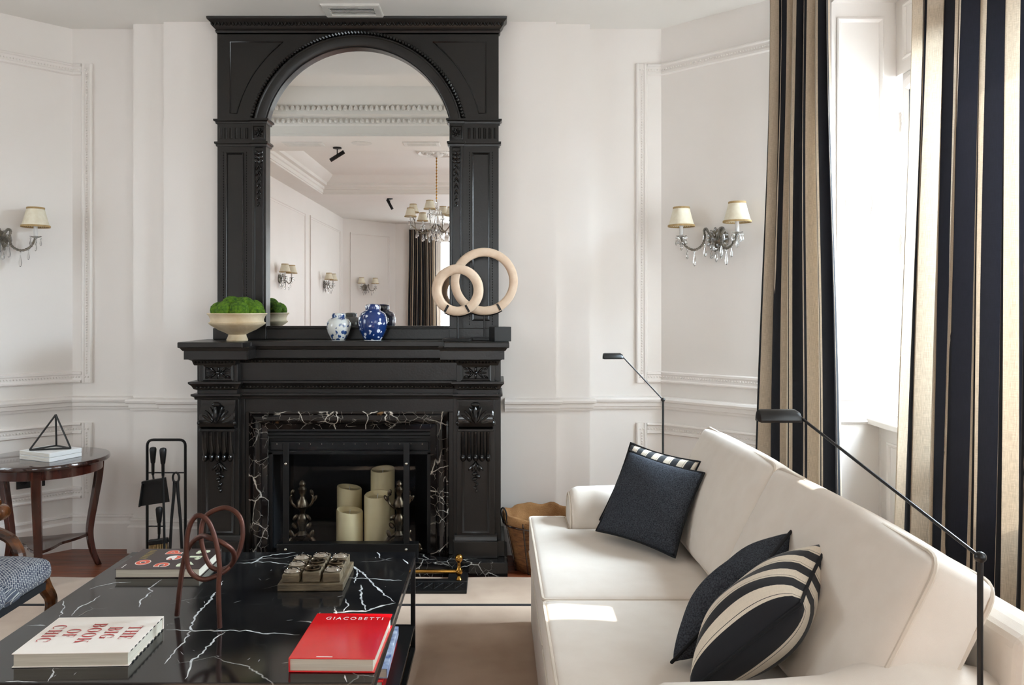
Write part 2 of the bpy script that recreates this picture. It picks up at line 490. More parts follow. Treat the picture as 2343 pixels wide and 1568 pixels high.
def chair_fabric():
    m, nt, b, out = newmat('navy_cream_chair_weave')
    t = nt.nodes.new('ShaderNodeTexCoord'); mp = nt.nodes.new('ShaderNodeMapping')
    mp.inputs['Rotation'].default_value = (0, 0, math.radians(28)); mp.inputs['Scale'].default_value = (22, 22, 22)
    sx = nt.nodes.new('ShaderNodeSeparateXYZ'); cx = nt.nodes.new('ShaderNodeCombineXYZ')
    nt.links.new(t.outputs['Object'], sx.inputs[0])
    nt.links.new(mnode(nt, 'SUBTRACT', sx.outputs['X'], sx.outputs['Z']), cx.inputs['X']); nt.links.new(sx.outputs['Y'], cx.inputs['Y'])
    nt.links.new(cx.outputs[0], mp.inputs[0])
    br = nt.nodes.new('ShaderNodeTexBrick')
    br.inputs['Color1'].default_value = S(40, 46, 66); br.inputs['Color2'].default_value = S(92, 96, 106); br.inputs['Mortar'].default_value = S(206, 202, 194)
    br.inputs['Scale'].default_value = 2.0; br.inputs['Mortar Size'].default_value = 0.035; br.inputs['Brick Width'].default_value = 0.9; br.inputs['Row Height'].default_value = 0.5
    nt.links.new(mp.outputs[0], br.inputs['Vector'])
    nt.links.new(br.outputs['Color'], b.inputs['Base Color']); b.inputs['Roughness'].default_value = 0.9
    return m
M['weave'] = chair_fabric()

def jar_mat(name, base, mark, sc_, thr, msk):
    m, nt, b, out = newmat(name)
    v = coords(nt)
    dn = nt.nodes.new('ShaderNodeTexNoise'); dn.inputs['Scale'].default_value = sc_ * 1.4; nt.links.new(v, dn.inputs['Vector'])
    ad = nt.nodes.new('ShaderNodeVectorMath'); ad.operation = 'MULTIPLY_ADD'; ad.inputs[1].default_value = (0.35 / sc_,) * 3
    nt.links.new(dn.outputs['Color'], ad.inputs[0]); nt.links.new(v, ad.inputs[2])
    vo = nt.nodes.new('ShaderNodeTexVoronoi'); vo.inputs['Scale'].default_value = sc_; nt.links.new(ad.outputs[0], vo.inputs['Vector'])
    r = ramp(nt, [(thr, (1, 1, 1, 1)), (thr + 0.03, (0, 0, 0, 1))]); nt.links.new(vo.outputs['Distance'], r.inputs['Fac'])
    n = nt.nodes.new('ShaderNodeTexNoise'); n.inputs['Scale'].default_value = sc_ * 0.3; nt.links.new(v, n.inputs['Vector'])
    r2 = ramp(nt, [(msk, (0, 0, 0, 1)), (msk + 0.05, (1, 1, 1, 1))]); nt.links.new(n.outputs['Fac'], r2.inputs['Fac'])
    f = mnode(nt, 'MULTIPLY', r.outputs['Color'], r2.outputs['Color'])
    col = mixc(nt, f, base, mark)
    nt.links.new(col, b.inputs['Base Color']); b.inputs['Roughness'].default_value = 0.12; b.inputs['Coat Weight'].default_value = 0.5
    return m
M['bluejar'] = jar_mat('cobalt_prunus_glaze', S(20, 50, 108), S(226, 230, 240), 40, 0.37, 0.43)
M['whitejar'] = jar_mat('white_blue_landscape_glaze', S(214, 216, 212), S(40, 70, 122), 46, 0.5, 0.45)

# ================================================================ STRUCTURE
def struct(o):
    return tag(o, kind='structure')
CEIL = 3.10
Z0, Z1, Z2 = 4.71, 4.745, 4.83          # chimney breast, pilaster, recess planes

mb = MB()
mb.prism([(-2.53, 4.83), (-2.129, 4.83), (-2.129, 4.745), (-1.937, 4.745), (-1.937, 4.71), (-1.30, 4.71), (-1.30, 5.3), (-2.53, 5.3)], 0, 3.6)
mb.prism([(-0.31, 4.71), (0.351, 4.71), (0.351, 4.745), (0.551, 4.745), (0.551, 4.83), (0.987, 4.83), (0.987, 5.3), (-0.31, 5.3)], 0, 3.6)
mb.box(-1.30, -0.31, 4.71, 5.3, 0.80, 3.6)
struct(mb.build('wall_back', M['wall']))
struct(MB().prism([(-3.70, 3.66), (-2.53, 4.83), (-2.53, 5.3), (-4.1, 5.3), (-4.1, 3.66)], 0, 3.6).build('wall_left_bay', M['wall']))
struct(MB().prism([(0.987, 4.83), (1.72, 4.145), (2.14, 4.145), (2.14, 5.3), (0.987, 5.3)], 0, 3.6).build('wall_right_bay', M['wall']))
mb = MB()
mb.prism([(-4.1, 1.5), (-4.1, -5.7), (-2.85, -5.7), (-2.85, 0.82), (-2.75, 0.82), (-2.75, 1.5)], 0, 3.6)
mb.box(-4.1, -3.70, 1.5, 1.85, 0, 3.6); mb.box(-4.1, -3.70, 3.25, 3.66, 0, 3.6)
mb.box(-4.1, -3.70, 1.85, 3.25, 0, 0.87); mb.box(-4.1, -3.70, 1.85, 3.25, 2.62, 3.6)
struct(mb.build('wall_left', M['wall']))
# wall with the windows: piers, lintels, aprons
mb = MB()
mb.prism([(1.72, 2.125), (2.14, 1.86), (2.14, 1.25), (1.72, 1.25)], 0, 3.6)
mb.box(1.72, 2.14, -1.1, -0.35, 0, 3.6)
mb.box(1.72, 2.14, -6.7, -3.5, 0, 3.6)
mb.box(1.72, 2.14, 1.25, 2.22, 3.0, 3.6)
mb.box(1.72, 2.14, 1.86, 4.145, 3.0, 3.6)
for a, b in ((-0.35, 1.25), (-3.5, -1.1)):
    mb.box(1.72, 2.14, a, b, 0, 0.87); mb.box(1.72, 2.14, a, b, 2.62, 3.6)
mb.box(1.97, 2.14, 1.97, 4.145, 0, 0.84)
mb.box(2.05, 2.14, 1.86, 4.145, 2.62, 3.0)
struct(mb.build('wall_right', M['wall']))
mb = MB()
mb.prism([(-2.85, -5.7), (-4.1, -5.7), (-4.1, -7.0), (-2.0, -7.0), (-2.0, -6.7)], 0, 3.6)
mb.box(-2.0, -1.2, -6.9, -6.7, 0, 3.6); mb.box(0.4, 2.14, -6.9, -6.7, 0, 3.6)
mb.box(-1.2, 0.4, -6.9, -6.7, 0, 0.9); mb.box(-1.2, 0.4, -6.9, -6.7, 2.85, 3.6)
struct(mb.build('wall_front', M['wall']))

# floor: sub-base and planks
floor = struct(MB().box(-4.1, 2.14, -7, 5.3, -0.12, -0.02).build('floor', M['mahog']))
pl = [MB().box(-0.9, 0.9, -0.0437, 0.0437, -0.02, 0.0).build('plank', M['plank'], floor, world=False, bevel=0.0012, seg=1)]
first = True
for r in range(16):
    y = 4.83 - 0.044 - r * 0.088
    off = (r * 0.77) % 1.8
    for k in range(5):
        x = -4.0 + off + k * 1.801
        if x - 0.9 > 2.1 or x + 0.9 < -4.1: continue
        o = pl[0] if first else pl[0].copy()
        if not first: COL.objects.link(o)
        first = False
        o.location = (x, y, 0)
struct(MB().box(-4.1, 2.14, -6.9, 3.42, -0.02, 0.0).build('floor_boards', M['plank']))

# ceilings: dropped soffits, raised trays
mb = MB()
mb.box(-4.1, 2.14, 3.6, 5.3, CEIL, 3.6)
mb.box(-4.1, 2.14, 0.80, 1.53, CEIL, 3.6)
mb.box(-4.1, -2.35, 1.53, 3.6, CEIL, 3.6)
mb.box(0.75, 2.14, 1.53, 3.6, CEIL, 3.6)
mb.box(-4.1, -2.55, -6.9, 0.80, CEIL, 3.6)
mb.box(1.2, 2.14, -6.9, 0.80, CEIL, 3.6)
mb.box(-2.55, 1.2, -6.9, -2.5, CEIL, 3.6)
mb.box(-2.55, 1.2, -2.5, 0.80, 3.36, 3.6)
mb.box(-2.35, 0.75, 1.53, 3.6, 3.52, 3.6)
mb.box(-4.3, 2.3, -7.1, 5.4, 3.6, 3.7)
ceiling = struct(mb.build('ceiling', M['ceil']))
# cornices inside the trays (room side faces inward)
corn = [(0, 0.0), (0.012, 0.0), (0.014, 0.05), (0.03, 0.06), (0.035, 0.10), (0.07, 0.115), (0.075, 0.16), (0.11, 0.19), (0.16, 0.25), (0.17, 0.275), (0, 0.275)]
def cornice(name, x0, x1, y0, y1, zb, hs=1.0, vs_=1.0):
    mb = MB()
    path = [(x0, y0), (x0, y1), (x1, y1), (x1, y0)]
    mb.sweep(path, [(d * hs, zb + z * vs_) for d, z in corn], closed=True)
    return struct(mb.build(name, M['ceil'], smooth=True))
c1 = cornice('trim_1', -2.35, 0.75, 1.53, 3.6, 3.12, 1.4, 1.46)
cornice('trim_2', -2.55, 1.2, -2.5, 0.8, 3.12, 1.1, 0.875)
mb = MB()
for i in range(60):
    x = -2.3 + i * 0.0505
    mb.ball((x, 1.53 + 0.055, 3.235), (0.018, 0.02, 0.022), 6, 4)
    mb.ball((x, 1.53 + 0.12, 3.345), (0.02, 0.024, 0.028), 6, 4)
tag(mb.build('egg_ornament', M['plaster'], c1, smooth=True), kind='stuff')

# chair rail, baseboard, panel mouldings
WL = [(-3.70, 3.66), (-2.53, 4.83), (-2.129, 4.83), (-2.129, 4.745), (-1.937, 4.745), (-1.937, 4.71), (-1.655, 4.71)]
WR = [(0.05, 4.71), (0.351, 4.71), (0.351, 4.745), (0.551, 4.745), (0.551, 4.83), (0.987, 4.83), (1.72, 4.145)]
rail = [(0, .832), (.012, .833), (.015, .846), (.02, .85), (.02, .872), (.033, .877), (.036, .890), (.03, .902), (.012, .907), (0, .908)]
base = [(0, 0), (.026, 0), (.026, .152), (.02, .160), (.012, .164), (.012, .186), (.017, .190), (.014, .2), (0, .203)]
for i, (nm, W) in enumerate((('left', WL), ('right', WR))):
    struct(MB().sweep(W, rail).build('trim_%d' % (3 + i), M['trim'], smooth=True))
    struct(MB().sweep(W, base).build('baseboard_' + nm, M['trim'], smooth=True))
frm = [(0, 0), (0, .014), (.006, .019), (.012, .019), (.017, .010), (.024, .008), (.046, .008), (.050, .013), (.062, .013), (.068, .004), (.068, 0)]
def panel_run(path, end, side, z0, z1, name):
    """panel moulding that folds round the corner; vertical member stands at `end` on the flat recess wall"""
    mb = MB()
    hp_ = [((end + side * .066, Z2) if abs(p[0] - end) < 1e-6 else p) for p in path]
    mb.sweep(hp_, [(d, z1 - i) for i, d in frm][::-1])
    mb.sweep(hp_, [(d, z0 + i) for i, d in frm])
    mb.prism([(end + side * i, Z2 - d * 1.04) for i, d in frm], z0, z1)
    o = struct(mb.build(name, M['trim'], smooth=True))
    bd = MB()
    def row(p, q, z_a, z_b):
        L = (Vector((q[0], q[1], z_b)) - Vector((p[0], p[1], z_a))).length
        n = int(L / 0.016)
        for k in range(n):
            t = (k + .5) / n
            bd.ball((p[0] + (q[0] - p[0]) * t, p[1] + (q[1] - p[1]) * t, z_a + (z_b - z_a) * t), 0.0058, 5, 4)
    for a, b in zip(path[:-1], path[1:]):
        d = (Vector(b) - Vector(a)).normalized(); nn = Vector((d.y, -d.x)) * 0.010
        aa = (a[0] + nn.x, a[1] + nn.y); bb = (b[0] + nn.x, b[1] + nn.y)
        for zz in (z1 - 0.035, z0 + 0.035, ):
            row(aa, bb, zz, zz)
    row((end + side * 0.035, Z2 - 0.010), (end + side * 0.035, Z2 - 0.010), z0 + 0.05, z1 - 0.05)
    tag(bd.build('bead_ornament', M['trim'], o, smooth=True), kind='stuff')
PLp = [(-3.45, 3.91), (-2.53, 4.83), (-2.407, 4.83)]
PRp = [(0.835, 4.83), (0.987, 4.83), (1.66, 4.201)]
panel_run(PLp, -2.407, -1, 0.988, 2.889, 'trim_5')
panel_run(PLp, -2.407, -1, 0.300, 0.749, 'trim_6')
panel_run(PRp, 0.835, 1, 0.988, 2.889, 'trim_7')
panel_run(PRp, 0.835, 1, 0.300, 0.749, 'trim_8')
# far room seen in the mirror: wall panels and rail
sm = [(0, 0), (0, .016), (.02, .016), (.03, .006), (.05, .006), (.05, 0)]
mb = MB()
MW = Matrix(((0, 0, 1, -2.85), (1, 0, 0, 0), (0, 1, 0, 0), (0, 0, 0, 1)))
mb.frame(MW, -5.4, -3.0, 1.0, 2.85, sm); mb.frame(MW, -2.7, 0.55, 1.0, 2.85, sm)
mb.sweep([(-2.0, -6.7), (-2.85, -5.7), (-2.85, 0.82)], rail)
mb.sweep([(-2.0, -6.7), (-2.85, -5.7), (-2.85, 0.82)], base)
d2 = Vector((0.85, -1.0)).normalized()
MC = Matrix(((-d2.x, 0, -d2.y, -2.0), (-d2.y, 0, d2.x, -6.7), (0, 1, 0, 0), (0, 0, 0, 1)))
mb.frame(MC, 0.15, 1.15, 1.0, 2.85, sm)
struct(mb.build('trim_9', M['trim']))

# window recess: reveal panel, sill, sashes
mb = MB()
MR = Matrix(((1, 0, 0, 0), (0, 0, -1, 4.145), (0, 1, 0, 0), (0, 0, 0, 1)))
rp = [(0, 0), (0, .010), (.008, .014), (.016, .010), (.022, .002), (.022, 0)]
mb.frame(MR, 1.745, 1.985, 0.96, 2.92, rp)
mb.frame(MR, 1.745, 1.985, 0.12, 0.86, rp)
for r in (0.115, 0.068):
    mb.tube([(1.866 + r * math.cos(a * PI / 20), 4.142, 1.97 + r * 1.6 * math.sin(a * PI / 20)) for a in range(40)], 0.007, 6, closed=True)
struct(mb.build('trim_10', M['trim'], smooth=True))
mb = MB()
mb.prism([(1.90, 0.84), (1.90, 0.868), (1.915, 0.885), (2.14, 0.89), (2.14, 0.84)], 2.06, 4.143, 'y')
struct(mb.build('trim_11', M['trim'], bevel=0.004))
mb = MB()
MA = Matrix(((0, 0, -1, 1.97), (1, 0, 0, 0), (0, 1, 0, 0), (0, 0, 0, 1)))
mb.frame(MA, 3.2, 4.06, 0.1, 0.76, [(a, b) for a, b in rp]); mb.frame(MA, 2.2, 3.1, 0.1, 0.76, rp)
MA2 = Matrix(((0, 0, -1, 2.05), (1, 0, 0, 0), (0, 1, 0, 0), (0, 0, 0, 1)))
mb.frame(MA2, 2.2, 4.06, 2.68, 2.96, rp)
struct(mb.build('trim_12', M['trim']))
def window(name, loc, width, z0, z1, rz, sashes, opened=0.0, hinge=True):
    """frame in local x (along the wall) and z; room side is local -y"""
    o = bpy.data.objects.new(name, None); COL.objects.link(o); o.location = loc; o.rotation_euler = (0, 0, rz)
    struct(o)
    mb = MB()
    mb.frame(Matrix(((1, 0, 0, 0), (0, 0, -1, 0), (0, 1, 0, 0), (0, 0, 0, 1))), 0, width, z0, z1, [(0, -.04), (0, .04), (.035, .04), (.035, -.04)])
    mb.build('window_frame', M['trim'], o, world=False, bevel=0.004)
    sw = (width - 0.07) / sashes
    for k in range(sashes):
        h = bpy.data.objects.new('sash', None); COL.objects.link(h); h.parent = o
        h.location = (0.035 + sw * k, -0.02, 0)
        if k == 0 and opened: h.rotation_euler = (0, 0, -opened)
        mb = MB()
        mf = Matrix(((1, 0, 0, 0), (0, 0, -1, 0), (0, 1, 0, 0), (0, 0, 0, 1)))
        mb.frame(mf, 0.003, sw - 0.003, z0 + 0.037, z1 - 0.037, [(0, -.03), (0, .028), (.012, .034), (.055, .034), (.07, .018), (.07, -.03)])
        mb.build('sash_frame', M['trim'], h, world=False)
        mb = MB().frame(mf, 0.06, sw - 0.06, z0 + 0.094, z1 - 0.094, [(0.006, .012), (0.006, .020), (.014, .020), (.014, .012)])
        mb.build('gasket', M['gasket'], h, world=False)
        MB().box(0.06, sw - 0.06, -0.002, 0.002, z0 + 0.09, z1 - 0.09).build('pane', M['pane'], h, world=False)
        if hinge and k == 0:
            for zz in (z0 + 0.25, (z0 + z1) / 2, z1 - 0.25):
                MB().lathe([(0.008, -0.05), (0.008, 0.05)], (0.0, -0.045, zz), 8).build('hinge', M['trim'], h, world=False, smooth=True)
    return o
window('window_1', (2.10, 4.10, 0), 2.24, 0.89, 2.62, -PI / 2, 2, opened=math.radians(14))
window('window_2', (1.95, 1.25, 0), 1.60, 0.87, 2.62, -PI / 2, 2)
window('window_3', (1.95, -1.10, 0), 2.40, 0.87, 2.62, -PI / 2, 3)
window('window_5', (-3.92, 1.85, 0), 1.40, 0.87, 2.62, PI / 2, 2)
window('window_4', (0.40, -6.8, 0), 1.60, 0.90, 2.85, PI, 2)

# ceiling ornaments
def rosette(name, x, y, z, r, label):
    o = thing(name, (x, y, z), label, 'rosette')
    mb = MB()
    mb.lathe([(r, 0), (r, -.012), (r * .93, -.03), (r * .84, -.022), (r * .8, -.008), (r * .62, -.008), (r * .58, -.03), (r * .5, -.034), (r * .44, -.015), (r * .3, -.015), (r * .26, -.05), (r * .1, -.07), (0.001, -.075)], n=40)
    mb.build('medallion', M['plaster'], o, world=False, smooth=True)
    mb = MB()
    for k in range(30):
        a = 2 * PI * k / 30
        mb.ball((r * .71 * math.cos(a), r * .71 * math.sin(a), -.012), (r * .09, r * .035, .014), 6, 4, RZ(a))
    for k in range(12):
        a = 2 * PI * k / 12
        mb.ball((r * .37 * math.cos(a), r * .37 * math.sin(a), -.022), (r * .1, r * .06, .02), 6, 4, RZ(a))
    tag(mb.build('leaf_ornament', M['plaster'], o, world=False, smooth=True), kind='stuff')
    return o
rosette('ceiling_rosette', -0.885, 2.50, 3.52, 0.27, 'large white plaster ceiling rosette seen high in the arch of the mirror')
rosette('ceiling_rosette', -0.72, -0.6, 3.36, 0.26, 'white plaster ceiling rosette above the chandelier in the mirror')
def vent(x0, x1, y0, y1, label, n=6):
    o = thing('ceiling_vent', ((x0 + x1) / 2, (y0 + y1) / 2, CEIL), label, 'vent', 'ceiling air vents')
    hx, hy = (x1 - x0) / 2, (y1 - y0) / 2
    mf = Matrix(((1, 0, 0, 0), (0, 1, 0, 0), (0, 0, -1, 0), (0, 0, 0, 1)))
    MB().frame(mf, -hx, hx, -hy, hy, [(0, 0), (0, .006), (.006, .010), (.038, .010), (.042, .002), (.042, 0)]).build('vent_frame', M['grille'], o, world=False)
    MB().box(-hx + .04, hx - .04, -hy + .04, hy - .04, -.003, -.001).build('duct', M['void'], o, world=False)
    sl = None
    for k in range(n):
        y = -hy + .045 + (k + .5) * (2 * hy - .09) / n
        if sl is None:
            sl = MB().obox(RX(0.6), hx - .041, 0.009, 0.0012).build('slat', M['grille'], o, world=False); s = sl
        else:
            s = sl.copy(); COL.objects.link(s)
        s.location = (0, y, -.006)
    return o
vent(-0.965, -0.640, 4.425, 4.622, 'white slatted air vent on the ceiling over the black mirror cornice', 5)
vent(-2.15, -1.75, 1.07, 1.27, 'slatted ceiling vent by the black spotlight on the beam in the mirror')
vent(-0.94, -0.57, 1.07, 1.27, 'slatted ceiling vent nearest the chandelier in the mirror')
def spot(x, y, tilt, label):
    o = thing('ceiling_spotlight', (x, y, CEIL), label, 'spotlight', 'black ceiling spotlights')
    MB().lathe([(.045, 0), (.045, -.012), (.03, -.016)], n=16).build('canopy', M['iron'], o, world=False, smooth=True)
    MB().tube([(0, 0, -.014), (0, 0, -.075)], .006, 6).build('stem', M['iron'], o, world=False)
    m4 = TR(0, 0, -.09) @ RY(tilt)
    MB().lathe([(.021, -.085), (.021, .085)], (0, 0, 0), 12, m4).build('spot_head', M['iron'], o, world=False, smooth=True)
spot(-1.65, 0.98, math.radians(58), 'black ceiling spotlight hanging between the two vents in the mirror')
spot(-1.62, -2.95, math.radians(-28), 'small black spotlight tilted above the reflected chandelier shades')
o = MB().lathe([(.10, 0), (.10, -.006), (.085, -.010), (.02, -.010)], (0, 0, 0), 24).build('ceiling_speaker', M['grille'], None, origin=(-1.36, 1.2, CEIL), world=False, smooth=True)
o.location = (-1.36, 1.2, CEIL)
tag(o, 'flat round white ceiling speaker between the vents in the mirror', 'speaker')

# wall socket on the canted wall
q = thing('wall_socket', (-2.689, 4.671, 0.436), 'black double socket plate low on the white wall behind the round table', 'socket', rz=PI / 4)
MB().box(-.075, .075, -.008, 0, -.04, .04).build('plate', M['lamp'], q, world=False, bevel=0.003)
for sx in (-.035, .035):
    MB().lathe([(.024, 0), (.024, .004), (.018, .004), (.018, -.002)], (sx, -.008, 0), 14, RX(PI / 2)).build('socket_insert', M['gasket'], q, world=False)

# rug
rp_ = [(-2.74, 0.2)] + [(1.55, 0.2)] + [(1.55 - i * 0.143, 4.272 + 0.006 * math.sin(i * 1.9)) for i in range(0, 31)]
rug = thing('rug', (-0.8, 2.2, 0), 'taupe wool rug with a thin dark border line under the sofa and coffee table', 'rug')
MB().prism(rp_, 0.0005, 0.012).build('rug_field', M['rug'], rug, bevel=0.004)
mb = MB()
mb.box(-2.6, 1.3, 3.856, 3.882, 0.0115, 0.0132); mb.box(-2.6, -2.576, 0.5, 3.856, 0.0115, 0.0128); mb.box(1.276, 1.3, 0.5, 3.856, 0.0115, 0.0128)
mb.build('border_line', M['rugline'], rug)

# unseen tree added outside the bay window as a sun blocker: it keeps the direct sun off the gap between the curtains
gt = thing('added_shade_tree', (4.3, 3.12, -0.9), 'unseen leafy tree added outside the bay window to block the sun', 'tree')
MB().tube(spline([(4.3, 3.12, -.9), (4.33, 3.10, .8), (4.26, 3.14, 2.2), (4.3, 3.12, 3.2)], 6), [.10 - .003 * i for i in range(19)], 10).build('trunk', M['walnut'], gt, smooth=True)
M['leaf'] = mat('green_leaf', S(86, 120, 44), S(52, 84, 26), rough=0.6, scale=3)
rt = random.Random(5); mb = MB()
for i in range(6500):
    while True:
        p = Vector((rt.uniform(-1, 1), rt.uniform(-1, 1), rt.uniform(-1, 1)))
        if p.length < 1: break
    c = Vector((4.3 + p.x * .62, 3.10 + p.y * .80, 3.35 + p.z * 1.35))
    q = Matrix.Rotation(rt.uniform(0, 6.3), 3, 'Z') @ Matrix.Rotation(rt.uniform(-1.2, 1.2), 3, 'Y')
    a, b = q @ Vector((0, .075, 0)), q @ Vector((0, 0, .05))
    mb.add([c - a, c + b, c + a, c - b], [(0, 1, 2, 3)])
tag(mb.build('foliage', M['leaf'], gt), kind='stuff')

# ================================================================ FIREPLACE
FC = -0.806                                     # centre line of the chimney piece
fp = thing('fireplace', (FC, 4.5, 0), 'tall black carved wooden mantelpiece with dark veined marble slips around the hearth', 'fireplace')
BK, BG = M['black'], M['blackgloss']
def sym(fn):
    for s in (-1, 1): fn(s)
def sx(s, a, b):
    """x-range measured from the centre line, mirrored by s"""
    p, q = FC + s * a, FC + s * b
    return (min(p, q), max(p, q))
# hearth slab
MB().box(FC - .868, FC + .868, 4.30, 5.10, 0.0, 0.080).build('hearth_slab', M['hearthstone'], fp, bevel=0.004)
# backing body with the fire opening
mb = MB()
mb.box(*sx(-1, .545, .832), 4.44, 4.708, .08, .862)
mb.box(*sx(1, .545, .832), 4.44, 4.708, .08, .862)
mb.box(FC - .832, FC + .832, 4.44, 4.708, .862, 1.16)
mb.build('carcass', BK, fp, bevel=0.003)
# marble slips (bolection profile)
slip = [(0, 0), (0, .018), (.010, .022), (.016, .016), (.030, .030), (.046, .034), (.060, .026), (.070, .010), (.098, .006), (.098, -.06), (0, -.02)]
def slip_piece(name, pts):
    mb = MB()
    k = len(slip)
    vs = []
    for (cx, cz, ix, iz) in pts:
        for ins, out in slip:
            vs.append((cx + ix * ins, 4.435 - out, cz + iz * ins))
    fs = [(a, (a + 1) % k, k + (a + 1) % k, k + a) for a in range(k)]
    fs += [tuple(range(k)), tuple(range(k, 2 * k))[::-1]]
    mb.add(vs, fs)
    mb.build(name, M['portoro'], fp, smooth=True)
slip_piece('marble_slip', [(FC - .545, .081, 1, 0), (FC - .545, .867, 1, -1)])
slip_piece('marble_slip', [(FC + .545, .081, -1, 0), (FC + .545, .867, -1, -1)])
slip_piece('marble_header', [(FC - .545, .867, 1, -1), (FC + .545, .867, -1, -1)])
# firebox interior and iron hood
mb = MB()
mb.box(FC - .47, FC + .47, 5.02, 5.06, .08, .80); mb.box(FC - .49, FC - .45, 4.50, 5.06, .08, .80); mb.box(FC + .45, FC + .49, 4.50, 5.06, .08, .80)
mb.box(FC - .49, FC + .49, 4.47, 5.06, .785, .81)
mb.box(FC - .45, FC + .45, 4.52, 5.02, .078, .084)
mb.build('firebox', M['soot'], fp)
mb = MB()
for k, (z, o_) in enumerate(((.765, .0), (.742, .012), (.722, .02))):
    mb.box(FC - .449, FC + .449, 4.43 + o_, 4.50, z - .009, z + .009)
mb.box(FC - .449, FC + .449, 4.47, 4.50, .64, .79)
mb.build('hood', M['iron'], fp, bevel=0.003)
mb = MB().box(FC - .435, FC + .435, 4.452, 4.475, .652, .695)
hb = mb.build('hood_band', M['iron'], fp, bevel=0.003)
mb = MB()
for k in range(14):
    mb.ball((FC - .40 + k * .0615, 4.452, .684), .0035, 6, 4)
tag(mb.build('rivet', M['steel'], hb, smooth=True), kind='stuff')
mb = MB()
mb.box(FC - .449, FC - .425, 4.455, 4.475, .08, .64); mb.box(FC + .425, FC + .449, 4.455, 4.475, .08, .64); mb.box(FC - .449, FC + .449, 4.455, 4.475, .625, .645)
mb.build('firebox_trim', M['iron'], fp, bevel=0.003)
# frieze between the blocks and its mouldings
MB().box(FC - .60, FC + .60, 4.425, 4.45, 1.035, 1.16).build('frieze', BK, fp, bevel=0.003)
def hmould(name, z0, z1, yf, half, depth, parent=fp, m=BK):
    """moulding with a stepped nose on front and both returns"""
    h = z1 - z0
    path = [(FC - half, 4.70), (FC - half, yf), (FC + half, yf), (FC + half, 4.70)]
    # room lies outside this path: reverse so the right-hand side looks outwards
    path = path[::-1]
    pr = [(-.02, z0), (depth * .3, z0), (depth * .45, z0 + h * .3), (depth * .8, z0 + h * .45), (depth, z0 + h * .6), (depth, z1), (-.02, z1)]
    return MB().sweep([(x, y) for x, y in path][::-1], pr).build(name, m, parent, smooth=True)
def sweep_out(name, z0, pr, xs, yf, m=BK, parent=fp):
    """xs: breakfront plan line from one end to the other (x, y) listed with increasing x; pr = (out, z)"""
    return MB().sweep(xs, [(d, z0 + z) for d, z in pr]).build(name, m, parent, smooth=True)
def plan(front_c, front_e, half, inner, back=4.706):
    return [(FC - half, back), (FC - half, front_e), (FC - inner, front_e), (FC - inner, front_c), (FC + inner, front_c), (FC + inner, front_e), (FC + half, front_e), (FC + half, back)]
# shelf: moulded slab breaking forward over the pilasters
shelf_plan = plan(4.40, 4.262, .876, .53)
sh = MB().prism(shelf_plan, 1.222, 1.253).build('shelf', BK, fp, bevel=0.005)
MB().sweep(plan(4.425, 4.287, .850, .515), [(0, 1.16), (0.0, 1.205), (.006, 1.207), (.016, 1.221), (.018, 1.226), (-.02, 1.226), (-.02, 1.16)]).build('shelf_fascia', BK, fp, smooth=True)
MB().prism(plan(4.431, 4.293, .844, .509), 1.1602, 1.2225).build('shelf_core', BK, fp)
bm_ = MB()
MB().sweep(plan(4.43, 4.345, .815, .60), [(0, 1.125), (.004, 1.13), (.010, 1.15), (.030, 1.161), (-.01, 1.161), (-.01, 1.125)]).build('shelf_cove', BK, fp, smooth=True)
def beads(pts, step, r, mbd, sq=(1, 1, 1)):
    for a, b in zip(pts[:-1], pts[1:]):
        a, b = Vector(a), Vector(b); L = (b - a).length; n = max(1, int(L / step))
        for k in range(n):
            p = a + (b - a) * ((k + .5) / n)
            mbd.ball(p, (r * sq[0], r * sq[1], r * sq[2]), 6, 4)
mb = MB()
beads([(x, y - .008, 1.142) for x, y in plan(4.43, 4.345, .815, .60)[1:-1]], .0175, .0066, mb)
tag(mb.build('bead_moulding', BG, fp, smooth=True), kind='stuff')
MB().sweep(plan(4.425, 4.375, .815, .60), [(0, .99), (.012, .995), (.020, 1.012), (.034, 1.026), (.034, 1.036), (-.01, 1.036), (-.01, .99)]).build('rope_ledge', BK, fp, smooth=True)
mb = MB()
beads([(x, y - .020, 1.005) for x, y in plan(4.425, 4.375, .815, .60)[1:-1]], .020, .0085, mb, (1.1, 1, .8))
tag(mb.build('rope_moulding', BG, fp, smooth=True), kind='stuff')
MB().sweep(plan(4.425, 4.385, .815, .60), [(0, .935), (.010, .938), (.012, .950), (.026, .958), (.026, .968), (-.01, .968), (-.01, .935)]).build('neck_moulding', BK, fp, smooth=True)
MB().prism(plan(4.432, 4.39, .815, .60), .935, .99).build('architrave', BK, fp)
